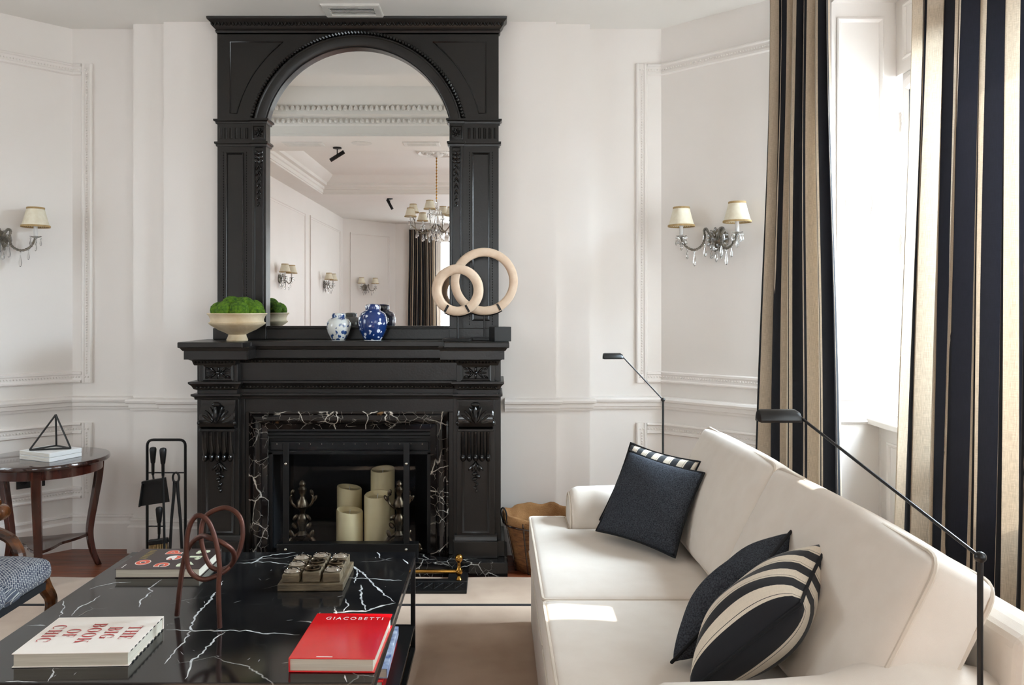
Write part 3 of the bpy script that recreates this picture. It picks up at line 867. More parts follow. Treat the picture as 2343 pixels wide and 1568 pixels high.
for s in (-1, 1):
    xa, xb = sx(s, .592, .800); xm = (xa + xb) / 2
    pil = MB().box(xa, xb, 4.40, 4.45, .176, .94).build('pilaster', BK, fp, bevel=0.003)
    # side wing behind
    MB().box(*sx(s, .57, .832), 4.43, 4.46, .08, 1.16).build('wing', BK, fp, bevel=0.003)
    # frieze block with carved patera
    blk = MB().box(xa, xb, 4.375, 4.45, 1.03, 1.13).build('frieze_block', BK, fp, bevel=0.003)
    mf = Matrix(((1, 0, 0, xm), (0, 0, -1, 4.375), (0, 1, 0, 1.083), (0, 0, 0, 1)))
    MB().frame(mf, -.083, .083, -.045, .045, [(0, 0), (0, .008), (.006, .012), (.014, .008), (.016, 0)]).build('block_frame', BK, blk, smooth=True)
    mb = MB()
    for k in range(8):
        a = 2 * PI * k / 8
        mb.ball((xm + .030 * math.cos(a) * 1.25, 4.372, 1.083 + .018 * math.sin(a)), (.024, .008, .007), 8, 5, RY(-a))
    mb.ball((xm, 4.368, 1.083), (.010, .010, .010), 8, 6)
    for a in (.5, PI - .5, PI + .5, -.5):
        mb.ball((xm + .062 * math.cos(a), 4.373, 1.083 + .044 * math.sin(a)), (.014, .007, .006), 8, 5, RY(-a))
    tag(mb.build('carved_patera', BG, blk, smooth=True), kind='stuff')
    # acanthus corbel
    cor = MB().prism([(4.40, .775), (4.385, .775), (4.345, .795), (4.335, .83), (4.345, .87), (4.37, .905), (4.375, .935), (4.40, .935)], xm - .092, xm + .092, 'x').build('corbel', BG, fp, smooth=True)
    mb = MB()
    for k in range(-4, 5):
        a = k * .33
        L = .050 - abs(k) * .0035
        cx, cz = xm + math.sin(a) * .055, .808 + math.cos(a) * .055
        mb.ball((cx, 4.338 + abs(k) * .002, cz), (.0095, .013, L), 8, 6, RY(a))
    for k in (-1, 1):
        mb.ball((xm + k * .090, 4.36, .85), (.012, .020, .034), 8, 6)
        mb.ball((xm + k * .094, 4.352, .815), (.014, .016, .016), 8, 6)
    mb.ball((xm, 4.340, .915), (.026, .018, .014), 10, 6)
    mb.ball((xm, 4.330, .86), (.012, .014, .05), 8, 6)
    tag(mb.build('acanthus_leaf', BG, cor, smooth=True), kind='stuff')
    MB().box(xm - .096, xm + .096, 4.345, 4.40, .768, .782).build('corbel_ledge', BK, cor, bevel=0.004)
    MB().prism([(4.40, .645), (4.375, .645), (4.352, .70), (4.348, .77), (4.40, .77)], xm - .083, xm + .083, 'x').build('corbel_shaft', BK, cor)
    for k in range(5):
        xx = xm + (k - 2) * .034
        MB().tube([(xx, 4.349, .768), (xx, 4.353, .70), (xx, 4.372, .640)], [.012, .0125, .0135], 8).build('flute', BG, cor, smooth=True)
        MB().ball((xx, 4.366, .625), (.0165, .020, .022), 10, 8).build('bulb', BG, cor, smooth=True)
    # husk drop
    mb = MB()
    for k, a in enumerate((-.7, -.35, 0, .35, .7)):
        mb.ball((xm + math.sin(a) * .028, 4.392, .575 + (1 - math.cos(a)) * -.004), (.008, .012, .034), 8, 6, RY(-a * 1.1))
    for k in range(3):
        mb.ball((xm + (.012 if k % 2 else -.006), 4.392, .533 - k * .014), (.016, .012, .010), 8, 6, RY(.6 if k % 2 else -.4))
    for k in range(4):
        mb.ball((xm + (.006 if k % 2 else -.005), 4.394, .49 - k * .017), (.007, .008, .011), 8, 6, RY(.5 if k % 2 else -.5))
    tag(mb.build('husk_drop', BG, pil, smooth=True), kind='stuff')
    mf = Matrix(((1, 0, 0, xm), (0, 0, -1, 4.40), (0, 1, 0, 0), (0, 0, 0, 1)))
    MB().frame(mf, -.078, .078, .205, .66, [(0, 0), (0, .006), (.005, .009), (.012, .006), (.016, 0)]).build('pilaster_panel_frame', BK, pil, smooth=True)
    # plinth
    MB().prism([(4.385, .168), (4.385, .172), (4.39, .19), (4.395, .198), (4.45, .198), (4.45, .168)], xa - .012, xb + .012, 'x').build('plinth_cap', BK, fp, bevel=0.002)
    MB().box(xa - .015, xb + .015, 4.372, 4.45, .08, .170).build('plinth', BK, fp, bevel=0.003)
    MB().box(*sx(s, .57, .852), 4.40, 4.70, .08, .165).build('side_plinth', BK, fp, bevel=0.003)

# ================================================================ OVERMANTEL MIRROR
OC = -0.795; SZ = 1.253
om = thing('overmantel_mirror', (OC, 4.68, SZ), 'black arched overmantel mirror with beaded arch and carved side posts above the mantel shelf', 'mirror')
HW = .81; R = .540; AZ = 2.394; HS = .527
arcx = [-HS + 2 * HS * i / 48 for i in range(49)]
# glass
pts = [(OC - .56, 1.30)] + [(OC + .56, 1.30)] + [(OC + .56, 2.51)] + [(OC + .56 * math.cos(a), 2.42 + .545 * math.sin(a)) for a in [PI * i / 24 for i in range(1, 24)]] + [(OC - .56, 2.51)]
MB().prism([(x, z) for x, z in pts], 4.690, 4.694, 'y').build('mirror_glass', M['mirror'], om)
# arched head board
mb = MB()
yF, yB = 4.655, 4.708
zt = 3.03
def zarc(x): return AZ + math.sqrt(max(0, R * R - x * x))
for i in range(48):
    a, b = arcx[i], arcx[i + 1]
    za, zb = zarc(a), zarc(b)
    vs = [(OC + a, yF, za), (OC + b, yF, zb), (OC + b, yF, zt), (OC + a, yF, zt), (OC + a, yB, za), (OC + b, yB, zb)]
    mb.add(vs, [(0, 1, 2, 3), (0, 4, 5, 1)])
mb.build('arch_board', BK, om)
for s in (-1, 1):
    x0, x1 = (OC + s * HS, OC + s * HW)
    MB().box(min(x0, x1), max(x0, x1), yF, yB, 2.50, zt).build('spandrel_board', BK, om)
# raised arch band and beads
mb = MB()
ang0 = math.acos(.60 / .60 * .0 + .88); a0 = math.asin((2.514 - AZ) / .600)
n = 56
prof = [(.545, 0.0), (.545, .010), (.552, .014), (.595, .014), (.600, .020), (.606, .020), (.610, .008), (.610, 0)]
k = len(prof); vs = []
for i in range(n + 1):
    a = a0 + (PI - 2 * a0) * i / n
    for r, o_ in prof:
        vs.append((OC + r * math.cos(a), yF - o_, AZ + r * math.sin(a)))
fs = [(i * k + j, i * k + j + 1, (i + 1) * k + j + 1, (i + 1) * k + j) for i in range(n) for j in range(k - 1)]
mb.add(vs, fs)
mb.build('arch_band', BK, om, smooth=True)
mb = MB()
nb = 92
for i in range(nb):
    a = a0 * .95 + (PI - 1.9 * a0) * (i + .5) / nb
    r = .622
    mb.ball((OC + r * math.cos(a), yF - .010, AZ + r * math.sin(a)), (.016, .015, .009), 6, 4, RY(-(a + .6)))
tag(mb.build('arch_beading', BG, om, smooth=True), kind='stuff')
# spandrel panel lines
for s in (-1, 1):
    rr = .715
    a_ = [math.asin((2.555 - AZ) / rr) + t * (math.asin(min(1, (2.965 - AZ) / rr)) - math.asin((2.555 - AZ) / rr)) / 14 for t in range(15)]
    pth = [(OC + s * rr * math.cos(a), yF - .001, AZ + rr * math.sin(a)) for a in a_]
    pth += [(OC + s * .735, yF - .001, 2.965), (OC + s * .735, yF - .001, 2.555)]
    MB().tube(pth, .0045, 5, closed=True).build('spandrel_moulding', BG, om, smooth=True)
# cornice
path = [(OC - HW, yB), (OC - HW, yF), (OC + HW, yF), (OC + HW, yB)]
MB().sweep(path, [(-.01, 3.015), (.006, 3.017), (.010, 3.028), (.006, 3.034), (.022, 3.050), (.030, 3.070), (.046, 3.085), (.048, 3.097), (-.01, 3.097)]).build('cornice', BK, om, smooth=True)
MB().box(OC - HW, OC + HW, yF, yB, 3.01, 3.096).build('cornice_core', BK, om)
mb = MB()
for i in range(84):
    x = OC - HW - .02 + i * (2 * HW + .04) / 83
    mb.ball((x, yF - .030, 3.060), (.0085, .008, .013), 6, 4, RY(.5 if i % 2 else -.5))
tag(mb.build('cornice_leafage', BG, om, smooth=True), kind='stuff')
# posts
for s in (-1, 1):
    def X(a, b):
        p, q_ = OC + s * a, OC + s * b
        return min(p, q_), max(p, q_)
    post = MB().box(*X(.575, HW), yF, yB, 1.30, 2.52).build('side_post', BK, om, bevel=0.002)
    inner = MB().box(*X(HS, .605), yF - .010, yB, 1.30, 2.52).build('inner_post', BK, om, bevel=0.002)
    # recessed panel moulding on the outer post
    xm = OC + s * .708
    mf = Matrix(((1, 0, 0, xm), (0, 0, -1, yF), (0, 1, 0, 0), (0, 0, 0, 1)))
    MB().frame(mf, -.052, .052, 1.36, 2.328, [(0, 0), (.0, .006), (.004, .009), (.009, .006), (.011, 0)]).build('post_panel_frame', BG, post, smooth=True)
    mb = MB()
    for xx in (xm - .066, xm + .066):
        for i in range(66):
            mb.ball((xx, yF - .001, 1.34 + i * .0152), (.003, .004, .006), 5, 4)
    tag(mb.build('post_beading', BG, post, smooth=True), kind='stuff')
    # bell-flower drop on the inner post
    xi = OC + s * .567
    MB().frame(Matrix(((1, 0, 0, xi), (0, 0, -1, yF - .010), (0, 1, 0, 0), (0, 0, 0, 1))), -.028, .028, 1.40, 2.36, [(0, 0), (0, .004), (.004, .006), (.008, 0)]).build('inner_panel_frame', BK, inner, smooth=True)
    mb = MB()
    for k_ in range(3):
        for sg in (-1, 1):
            mb.ball((xi + sg * .011, yF - .016, 2.325 - k_ * .024), (.012, .009, .015), 8, 5, RY(sg * .7))
    for k_ in range(7):
        z = 2.24 - k_ * .036; sc_ = 1 - k_ * .07
        for sg in (-1, 1):
            mb.ball((xi + sg * .009 * sc_, yF - .015, z), (.006 * sc_, .008, .019 * sc_), 7, 5, RY(-sg * .45))
        mb.ball((xi, yF - .017, z + .012), (.006, .008, .008), 6, 4)
    tag(mb.build('bellflower_drop', BG, inner, smooth=True), kind='stuff')
    # capital: two ledges, flutes, square patera
    def ledge(z0, z1, d):
        xa, xb = X(HS, HW)
        pr = [(-.01, z0), (d * .4, z0), (d * .5, z0 + (z1 - z0) * .4), (d, z0 + (z1 - z0) * .6), (d, z1), (-.01, z1)]
        stp = [(OC - HW, yB), (OC - HW, yF), (OC - .605, yF), (OC - .605, yF - .012), (OC - HS, yF - .012), (OC - HS, yB)]
        if s > 0:
            stp = [(2 * OC - x, y) for x, y in stp][::-1]
        MB().sweep(stp, pr).build('capital_ledge', BK, om, smooth=True)
    ledge(2.494, 2.520, .018); ledge(2.364, 2.390, .014)
    for i in range(6):
        xx = OC + s * (.640 + i * .030)
        MB().tube([(xx, yF, 2.408), (xx, yF, 2.470)], .0085, 8).build('capital_flute', BG, om, smooth=True)
    MB().frame(Matrix(((1, 0, 0, xi), (0, 0, -1, yF - .010), (0, 1, 0, 2.442), (0, 0, 0, 1))), -.037, .037, -.040, .040, [(0, 0), (0, .006), (.005, .008), (.009, 0)]).build('patera_frame', BK, om, smooth=True)
    mb = MB()
    for k_ in range(8):
        a = 2 * PI * k_ / 8 + .39
        mb.ball((xi + .015 * math.cos(a), yF - .014, 2.442 + .015 * math.sin(a)), (.013, .007, .0055), 7, 5, RY(-a))
    mb.ball((xi, yF - .019, 2.442), .0065, 8, 6)
    tag(mb.build('square_patera', BG, om, smooth=True), kind='stuff')
    MB().box(*X(HS - .002, HW + .022), yF - .012, yB, SZ, 1.318).build('post_base', BK, om, bevel=0.004)
MB().box(OC - HS, OC + HS, yF + .006, yB, SZ, 1.330).build('bottom_rail', BK, om, bevel=0.003)
MB().tube([(OC - HS, yF + .004, 1.318), (OC + HS, yF + .004, 1.318)], .007, 8).build('bottom_bead', BK, om, smooth=True)

# ================================================================ MANTEL ORNAMENTS
SH = 1.2535
b = thing('moss_bowl', (-1.424, 4.45, SH), 'footed cream stoneware bowl heaped with green moss at the shelf end', 'bowl')
MB().lathe([(.056, 0), (.058, .006), (.050, .022), (.047, .034), (.060, .042), (.100, .060), (.138, .084), (.150, .094), (.152, .099), (.143, .104), (.141, .118), (.150, .138), (.160, .147), (.158, .152), (.150, .150), (.134, .125), (.10, .10), (.001, .09)], n=48).build('bowl_body', M['ceramic'], b, world=False, smooth=True, angle=50)
rn = random.Random(3)
def clump(parent, c, r, i):
    mb = MB(); mb.ball(c, r, 28, 18)
    out = []
    for p in mb.v:
        d = Vector(p) - Vector(c)
        k_ = 1 + .05 * math.sin(d.x * 260 + i) * math.sin(d.y * 240 + 2 * i) * math.cos(d.z * 250) + rn.uniform(-.028, .028)
        out.append(tuple(Vector(c) + d * k_))
    mb.v = out
    mb.build('moss_clump', M['moss'], parent, world=False, smooth='all')
for i, (x, y, z, r) in enumerate(((-.085, -.03, .165, .052), (-.035, -.085, .165, .055), (.035, -.085, .168, .055), (.09, -.03, .165, .052), (.075, .05, .175, .055), (-.02, -.03, .195, .055), (-.075, .045, .175, .052), (.045, -.015, .192, .053), (0, .06, .185, .06), (-.11, .0, .155, .035), (.115, .01, .155, .035))):
    clump(b, (x, y, z), (r, r, r * .92), i)
def jar(loc, prof, m, label, lidprof):
    o = thing('ginger_jar', loc, label, 'jar', 'blue and white ginger jars')
    MB().lathe(prof, n=36).build('jar_body', m, o, world=False, smooth=True, angle=60)
    MB().lathe(lidprof, n=32).build('lid', m, o, world=False, smooth=True, angle=60)
    zr = lidprof[0][1]
    MB().lathe([(prof[-2][0] + .0015, zr - .008), (prof[-2][0] + .003, zr - .004), (prof[-2][0] + .0015, zr)], n=32).build('neck_band', M['paperwhite'], o, world=False, smooth=True)
    MB().lathe([(prof[0][0] + .001, 0), (prof[0][0] + .002, .008)], n=32).build('foot_band', M['paperwhite'], o, world=False, smooth=True)
jar((-.876, 4.50, SH), [(.036, 0), (.044, .012), (.060, .045), (.067, .075), (.065, .098), (.055, .116), (.040, .124), (.036, .128), (.034, .132), (.001, .132)], M['whitejar'], 'small white ginger jar painted with a blue landscape on the shelf', [(.036, .128), (.037, .142), (.034, .150), (.018, .153), (.001, .153)])
jar((-.686, 4.50, SH), [(.046, 0), (.056, .016), (.075, .06), (.081, .095), (.079, .122), (.066, .152), (.045, .164), (.040, .170), (.038, .173), (.001, .173)], M['bluejar'], 'larger cobalt blue ginger jar with white blossom on the shelf', [(.041, .170), (.043, .186), (.040, .197), (.022, .203), (.001, .204)])
def ring(loc, R_, w_, d_, post, rz, label):
    """ring in the xz-plane on a thin post and plate"""
    o = thing('ring_sculpture', loc, label, 'sculpture', 'ring sculptures on stands', rz)
    zc = post + R_
    n = 64
    sec = [(-w_ / 2, -d_ / 2 + .008), (-w_ / 2 + .008, -d_ / 2), (w_ / 2 - .008, -d_ / 2), (w_ / 2, -d_ / 2 + .008), (w_ / 2, d_ / 2 - .008), (w_ / 2 - .008, d_ / 2), (-w_ / 2 + .008, d_ / 2), (-w_ / 2, d_ / 2 - .008)]
    mb = MB(); vs = []; rm = R_ - w_ / 2
    for i in range(n):
        a = 2 * PI * i / n
        for r, y in sec:
            vs.append(((rm + r) * math.cos(a), y, zc + (rm + r) * math.sin(a)))
    k = len(sec)
    mb.add(vs, [(i * k + j, i * k + (j + 1) % k, ((i + 1) % n) * k + (j + 1) % k, ((i + 1) % n) * k + j) for i in range(n) for j in range(k)])
    mb.build('ring', M['bone'], o, world=False, smooth=True, angle=50)
    for a in (-PI / 2 - .52, -PI / 2 + .52):
        m4 = TR(rm * math.cos(a), 0, zc + rm * math.sin(a)) @ RY(-a)
        MB().obox(m4, w_ / 2 - .004, d_ / 2 + .002, .006).build('clip', M['lamp'], o, world=False)
    cr = [((R_ + .003) * math.cos(a), 0, zc + (R_ + .003) * math.sin(a)) for a in [-PI / 2 - .55 + 1.1 * i / 12 for i in range(13)]]
    MB().tube(cr, .004, 6).build('cradle', M['lamp'], o, world=False, smooth=True)
    MB().tube([(0, 0, .01), (0, 0, post)], .0045, 8).build('post', M['lamp'], o, world=False, smooth=True)
    MB().box(-.075, .075, -.05, .05, 0, .014).build('base_plate', M['lamp'], o, world=False, bevel=0.002)
ring((-.209, 4.40, SH), .140, .050, .050, .137, -.12, 'smaller pale bone ring sculpture on a thin black stand, in front')
ring((-.066, 4.52, SH), .188, .048, .034, .140, .0, 'bigger pale bone ring sculpture on a black stand, standing behind')
o = MB().box(-.048, .048, -.045, .045, 0, .078).build('black_block', M['lamp'], None, world=False, bevel=0.002)
o.location = (.022, 4.395, SH); o.rotation_euler = (0, 0, .35)
tag(o, 'plain black block at the shelf end beside the ring sculptures', 'block')

# ================================================================ HEARTH FITTINGS
HZ = 0.084
def candle(x, y, r, h, label):
    o = thing('candle', (x, y, HZ + .001), label, 'candle', 'pillar candles in the hearth')
    mb = MB(); n = 32
    prof = [(r, 0), (r, h - .006), (r - .004, h), (r - .010, h - .002), (r - .018, h - .020), (.001, h - .026)]
    mb.lathe(prof, n=n)
    vs = []
    for i, p in enumerate(mb.v):
        a = math.atan2(p[1], p[0]); j = i // n
        vs.append((p[0], p[1], p[2] + (.010 * math.sin(a + x * 9) if j in (1, 2, 3) else 0)))
    mb.v = vs
    mb.build('wax_body', M['wax'], o, world=False, smooth=True, angle=50)
    MB().tube([(0, 0, h - .03), (.001, 0, h - .012), (.003, 0, h + .002)], .0028, 6).build('wick', M['wick'], o, world=False)
candle(-.829, 4.58, .075, .205, 'shortest ivory pillar candle in the hearth, in front')
candle(-.860, 4.74, .072, .30, 'ivory pillar candle standing behind the shortest candle')
candle(-.672, 4.58, .074, .295, 'tall front ivory pillar candle in the hearth next to the shortest')
candle(-.665, 4.745, .070, .405, 'tallest ivory pillar candle at the back of the hearth')
def andiron(x, s, label):
    o = thing('andiron', (x, 4.485, HZ), label, 'andiron', 'ornate andirons')
    mb = MB()
    for a in (-1, 1):
        pts = [(a * .02, -.02, .10), (a * .05, -.03, .085), (a * .075, -.035, .05), (a * .09, -.04, .02), (a * .108, -.045, .018), (a * .118, -.045, .036), (a * .108, -.045, .05), (a * .098, -.045, .04)]
        mb.tube(spline(pts, 5), .011, 7)
        for t in range(5):
            mb.ball((a * (.04 + t * .02), -.045, .06 - t * .008), (.015, .012, .010), 7, 5, RY(a * .6))
    mb.box(-.01, .01, -.01, .22, .03, .05)
    mb.build('scroll_foot', M['pewter'], o, world=False, smooth=True)
    MB().lathe([(.022, .09), (.03, .10), (.016, .12), (.022, .15), (.032, .175), (.028, .20), (.014, .215), (.018, .235), (.034, .255), (.030, .285), (.016, .30), (.013, .315), (.022, .335), (.024, .35), (.014, .365), (.018, .378), (.012, .392), (.001, .40)], (0, -.02, 0), 14).build('column', M['pewter'], o, world=False, smooth=True)
    mb = MB()
    for a in (-1, 1):
        mb.tube(spline([(0, -.02, .24), (a * .03, -.025, .25), (a * .055, -.025, .275), (a * .06, -.025, .31), (a * .045, -.025, .325)], 5), .007, 6)
        mb.ball((a * .052, -.025, .332), (.012, .010, .018), 7, 5, RY(-a * .4))
        mb.ball((a * .072, -.025, .30), (.010, .009, .020), 7, 5, RY(a * .5))
        mb.ball((a * .04, -.03, .15), (.014, .010, .020), 7, 5, RY(a * .7))
        mb.ball((a * .035, -.03, .195), (.012, .010, .022), 7, 5, RY(-a * .7))
        mb.ball((a * .055, -.035, .105), (.012, .010, .026), 7, 5, RY(a * .4))
    tag(mb.build('leaf_scroll', M['pewter'], o, world=False, smooth=True), kind='stuff')
andiron(-1.070, -1, 'ornate pewter andiron in the hearth on the fire tool side')
andiron(-.535, 1, 'ornate pewter andiron in the hearth beside the tall candles')
fs_ = thing('fire_screen', (FC, 4.40, .08), 'glass fire screen with two black iron uprights and a bottom bar', 'fire screen')
MB().box(FC - .375, FC + .385, 4.345, 4.405, .085, .165).build('bottom_bar', M['iron'], fs_, bevel=0.004)
for x in (FC - .325, FC + .323):
    u = MB().box(x - .016, x + .016, 4.352, 4.362, .10, .71).build('upright', M['iron'], fs_, bevel=0.002)
    for z in (.595, .135):
        MB().ball((x, 4.347 if z > .3 else 4.342, z), (.0085, .006, .0085), 10, 6).build('bolt', M['steel'], u, smooth=True)
MB().box(FC - .36, FC + .37, 4.368, 4.373, .15, .705).build('glass_pane', M['screenglass'], fs_)
# fender
fn = thing('fender', (FC, 4.10, .012), 'low black cast iron hearth fender with a brass rail on turned brass posts', 'fender')
prof = [(4.14, .0), (4.018, .0), (4.018, .014), (4.028, .017), (4.095, .032), (4.10, .036), (4.14, .036)]
MB().prism([(y, z + .0125) for y, z in prof], FC - .66, FC + .66, 'x').build('fender_front', M['iron'], fn, bevel=0.002)
for s in (-1, 1):
    MB().prism([(FC + s * (.66), .0125), (FC + s * .655, .026), (FC + s * .60, .048), (FC + s * .56, .048), (FC + s * .56, .0125)], 4.10, 4.295, 'y').build('fender_side', M['iron'], fn)
mb = MB()
for i in range(24):
    x = FC - .60 + i * .0522
    t = .0345 / .07
    def pt(u, v): return (x + u, 4.032 + v * .062, .0305 + v * .0138)
    for (a, b_) in (((0, .1), (.04, .9)), ((0, .9), (.04, .1)), ((0, .1), (0, .9))):
        mb.tube([pt(*a), pt(*b_)], .0028, 5)
    mb.ball(pt(.02, .8), .0045, 6, 4)
tag(mb.build('cast_pattern', M['iron'], fn, smooth=True), kind='stuff')
for s in (-1, 1):
    MB().lathe([(.015, 0), (.016, .004), (.010, .012), (.007, .020), (.012, .026), (.019, .036), (.019, .050), (.012, .060), (.009, .068), (.008, .088), (.012, .092), (.019, .102), (.021, .112), (.018, .122), (.010, .130), (.001, .132)], (FC + s * .617, 4.118, .0485), 18).build('rail_post', M['brass'], fn, smooth=True)
MB().tube([(FC - .617, 4.118, .0915), (FC + .617, 4.118, .0915)], .0105, 12).build('rail', M['brass'], fn, smooth=True)

# ================================================================ FIRE TOOLS
FX, FY = -1.815, 4.45
st = thing('fire_tool_stand', (FX, FY, 0), 'black iron fire tool stand with a rounded hoop frame', 'stand')
hoop = round_poly([(-.105, -.4), (-.105, .708), (.105, .708), (.105, -.4)], .035, 5)
hoop = [p for p in hoop if p[1] > .02]
MB().tube([(FX - .105, FY, .01)] + [(FX + x, FY, z) for x, z in hoop] + [(FX + .105, FY, .01)], .0075, 8).build('hoop', M['iron'], st, smooth=True)
cb = MB().tube([(FX - .105, FY, .527), (FX + .105, FY, .527)], .004, 6).build('crossbar', M['iron'], st)
MB().tube([(FX - .105, FY, .232), (FX - .005, FY, .232)], .004, 6).build('crossbar', M['iron'], st)
MB().box(FX - .13, FX + .13, FY - .07, FY + .07, .0, .014).build('foot_plate', M['iron'], st, bevel=0.003)
HND = [(.004, -.155), (.0075, -.150), (.0085, -.09), (.012, -.085), (.0175, -.03), (.0185, -.012), (.015, -.003), (.006, .0), (.001, .0005)]
def tool(name, x, top, lab, cat, dy=.022):
    o = thing(name, (FX + x, FY - dy, top), lab, cat, 'fire tools')
    MB().lathe(HND, n=14).build('handle', M['iron'], o, world=False, smooth=True)
    return o
t = tool('fire_shovel', -.064, .672, 'black fire shovel with a flat pan hanging in the tool stand', 'shovel')
MB().tube([(0, 0, -.15), (.004, 0, -.18)], .005, 6).build('rod', M['iron'], t, world=False)
mb = MB()
mb.prism([(-.052, -.185), (.072, -.165), (.092, -.300), (-.072, -.325)], -.002, .0, 'y')
mb.prism([(-.052, -.185), (-.046, -.186), (-.066, -.325), (-.072, -.325)], -.02, .0, 'y')
mb.prism([(-.052, -.185), (.072, -.165), (.072, -.178), (-.052, -.198)], -.026, .0, 'y')
mb.build('pan', M['iron'], t, world=False)
t = tool('fire_poker', .010, .676, 'straight black poker hanging beside the tongs', 'poker', .068)
MB().tube([(0, 0, -.15), (.006, 0, -.4), (.008, 0, -.62)], .0065, 8).build('rod', M['iron'], t, world=False, smooth=True)
t = tool('hearth_brush', -.030, .345, 'black hearth brush with straw bristles at the foot of the tool stand', 'brush')
MB().tube([(0, 0, -.15), (-.002, 0, -.178)], .006, 6).build('rod', M['iron'], t, world=False)
MB().obox(TR(-.004, 0, -.19) @ RY(-.12), .053, .016, .014).build('brush_head', M['iron'], t, world=False, bevel=0.005)
mb = MB()
for i in range(150):
    x, y = rn.uniform(-.048, .044), rn.uniform(-.013, .013)
    mb.tube([(x, y, -.196), (x * 1.15 - .004, y * 1.3, -.24), (x * 1.28 - .006, y * 1.6, -.295 + rn.uniform(-.012, .01))], .0016, 4)
tag(mb.build('bristles', M['bristle'], t, world=False), kind='stuff')
t = thing('fire_tongs', (FX + .062, FY - .022, .53), 'black fire tongs with a ring head hooked over the stand bar', 'tongs', 'fire tools')
MB().tube([(.017 * math.cos(a), 0, -.026 + .028 * math.sin(a)) for a in [2 * PI * i / 16 for i in range(16)]], .006, 6, closed=True).build('ring_head', M['iron'], t, world=False, smooth=True)
for s in (-1, 1):
    MB().tube([(s * .008, 0, -.045), (s * .010, 0, -.10), (s * .024, 0, -.25), (s * .032, 0, -.41), (s * .042, 0, -.50)], [.009, .009, .008, .008, .010], 6, flat=(1, .8)).build('tong_arm', M['iron'], t, world=False, smooth=True)

# ================================================================ COFFEE TABLE
TX0, TX1, TY0, TY1, TZ = -1.512, -0.335, 2.188, 3.36, 0.42
ct = thing('coffee_table', ((TX0 + TX1) / 2, (TY0 + TY1) / 2, .012), 'square coffee table with white-veined black marble top on a thin black metal frame', 'coffee table')
top = MB().box(TX0, TX1, TY0, TY1, .400, TZ).build('marble_top', M['tablestone'], ct, bevel=0.002)
VEINS = [[(-1.039, 2.547), (-0.958, 2.54), (-0.854, 2.543), (-0.789, 2.54), (-0.727, 2.52), (-0.675, 2.523), (-0.61, 2.509)], [(-1.013, 3.003), (-0.99, 2.801), (-0.991, 2.712), (-0.985, 2.632), (-0.96, 2.533), (-0.947, 2.454), (-0.947, 2.361), (-0.944, 2.303)], [(-0.849, 2.53), (-0.863, 2.46), (-0.864, 2.376), (-0.876, 2.32), (-0.862, 2.267), (-0.85, 2.209)], [(-1.066, 3.076), (-1.019, 2.983)], [(-1.398, 2.848), (-1.397, 2.789), (-1.412, 2.736), (-1.412, 2.704), (-1.397, 2.662)], [(-1.499, 2.801), (-1.451, 2.712), (-1.43, 2.651)], [(-1.249, 3.017), (-1.258, 2.923), (-1.229, 2.896), (-1.231, 2.801), (-1.21, 2.74)], [(-1.497, 2.582), (-1.458, 2.582), (-1.439, 2.582)], [(-1.032, 3.213), (-0.969, 3.213), (-0.95, 3.292), (-0.917, 3.321), (-0.831, 3.35)], [(-0.972, 3.224), (-0.901, 3.224), (-0.817, 3.197)], [(-0.722, 3.356), (-0.664, 3.275), (-0.563, 3.175), (-0.504, 3.086), (-0.446, 2.96), (-0.395, 2.857), (-0.352, 2.793)], [(-0.553, 3.037), (-0.466, 3.027), (-0.35, 3.007)], [(-0.544, 3.143), (-0.528, 3.071), (-0.52, 2.979)], [(-0.496, 2.96), (-0.476, 2.857), (-0.457, 2.78), (-0.437, 2.712)], [(-0.346, 2.78), (-0.4, 2.744), (-0.436, 2.701), (-0.492, 2.701), (-0.541, 2.689)], [(-0.527, 2.818), (-0.502, 2.756), (-0.509, 2.701)], [(-0.496, 3.362), (-0.469, 3.275)], [(-0.377, 3.263), (-0.348, 3.202)], [(-0.414, 2.235), (-0.404, 2.191)], [(-1.243, 2.278), (-1.228, 2.238), (-1.216, 2.193)], [(-1.333, 2.193), (-1.282, 2.196), (-1.241, 2.191)], [(-1.465, 2.914), (-1.446, 2.946), (-1.411, 2.983), (-1.351, 2.993)]]
mb = MB()
rv = random.Random(11)
for vi, v in enumerate(VEINS):
    w0 = {0: .0042, 1: .0046, 2: .0038, 10: .0052, 8: .0052, 14: .0058, 13: .0050}.get(vi, .0034)
    P = []
    for a, b in zip(v[:-1], v[1:]):
        a, b = Vector(a), Vector(b); n = max(2, int((b - a).length / .014))
        nn = Vector((-(b - a).y, (b - a).x)).normalized()
        for k in range(n):
            P.append(a + (b - a) * (k / n) + nn * rv.uniform(-.0045, .0045))
    P.append(Vector(v[-1]))
    vs = []; m = len(P)
    for i, p in enumerate(P):
        d = (P[min(i + 1, m - 1)] - P[max(i - 1, 0)]).normalized(); nn = Vector((-d.y, d.x))
        wd = w0 * rv.uniform(.35, 1.0) * (min(1, .25 + 4 * min(i, m - 1 - i) / m))
        for s in (-1, 1):
            q = p + nn * wd * s
            vs.append((min(max(q.x, TX0 + .003), TX1 - .003), min(max(q.y, TY0 + .003), TY1 - .003), TZ + .0003))
    mb.add(vs, [(2 * i, 2 * i + 1, 2 * i + 3, 2 * i + 2) for i in range(m - 1)])
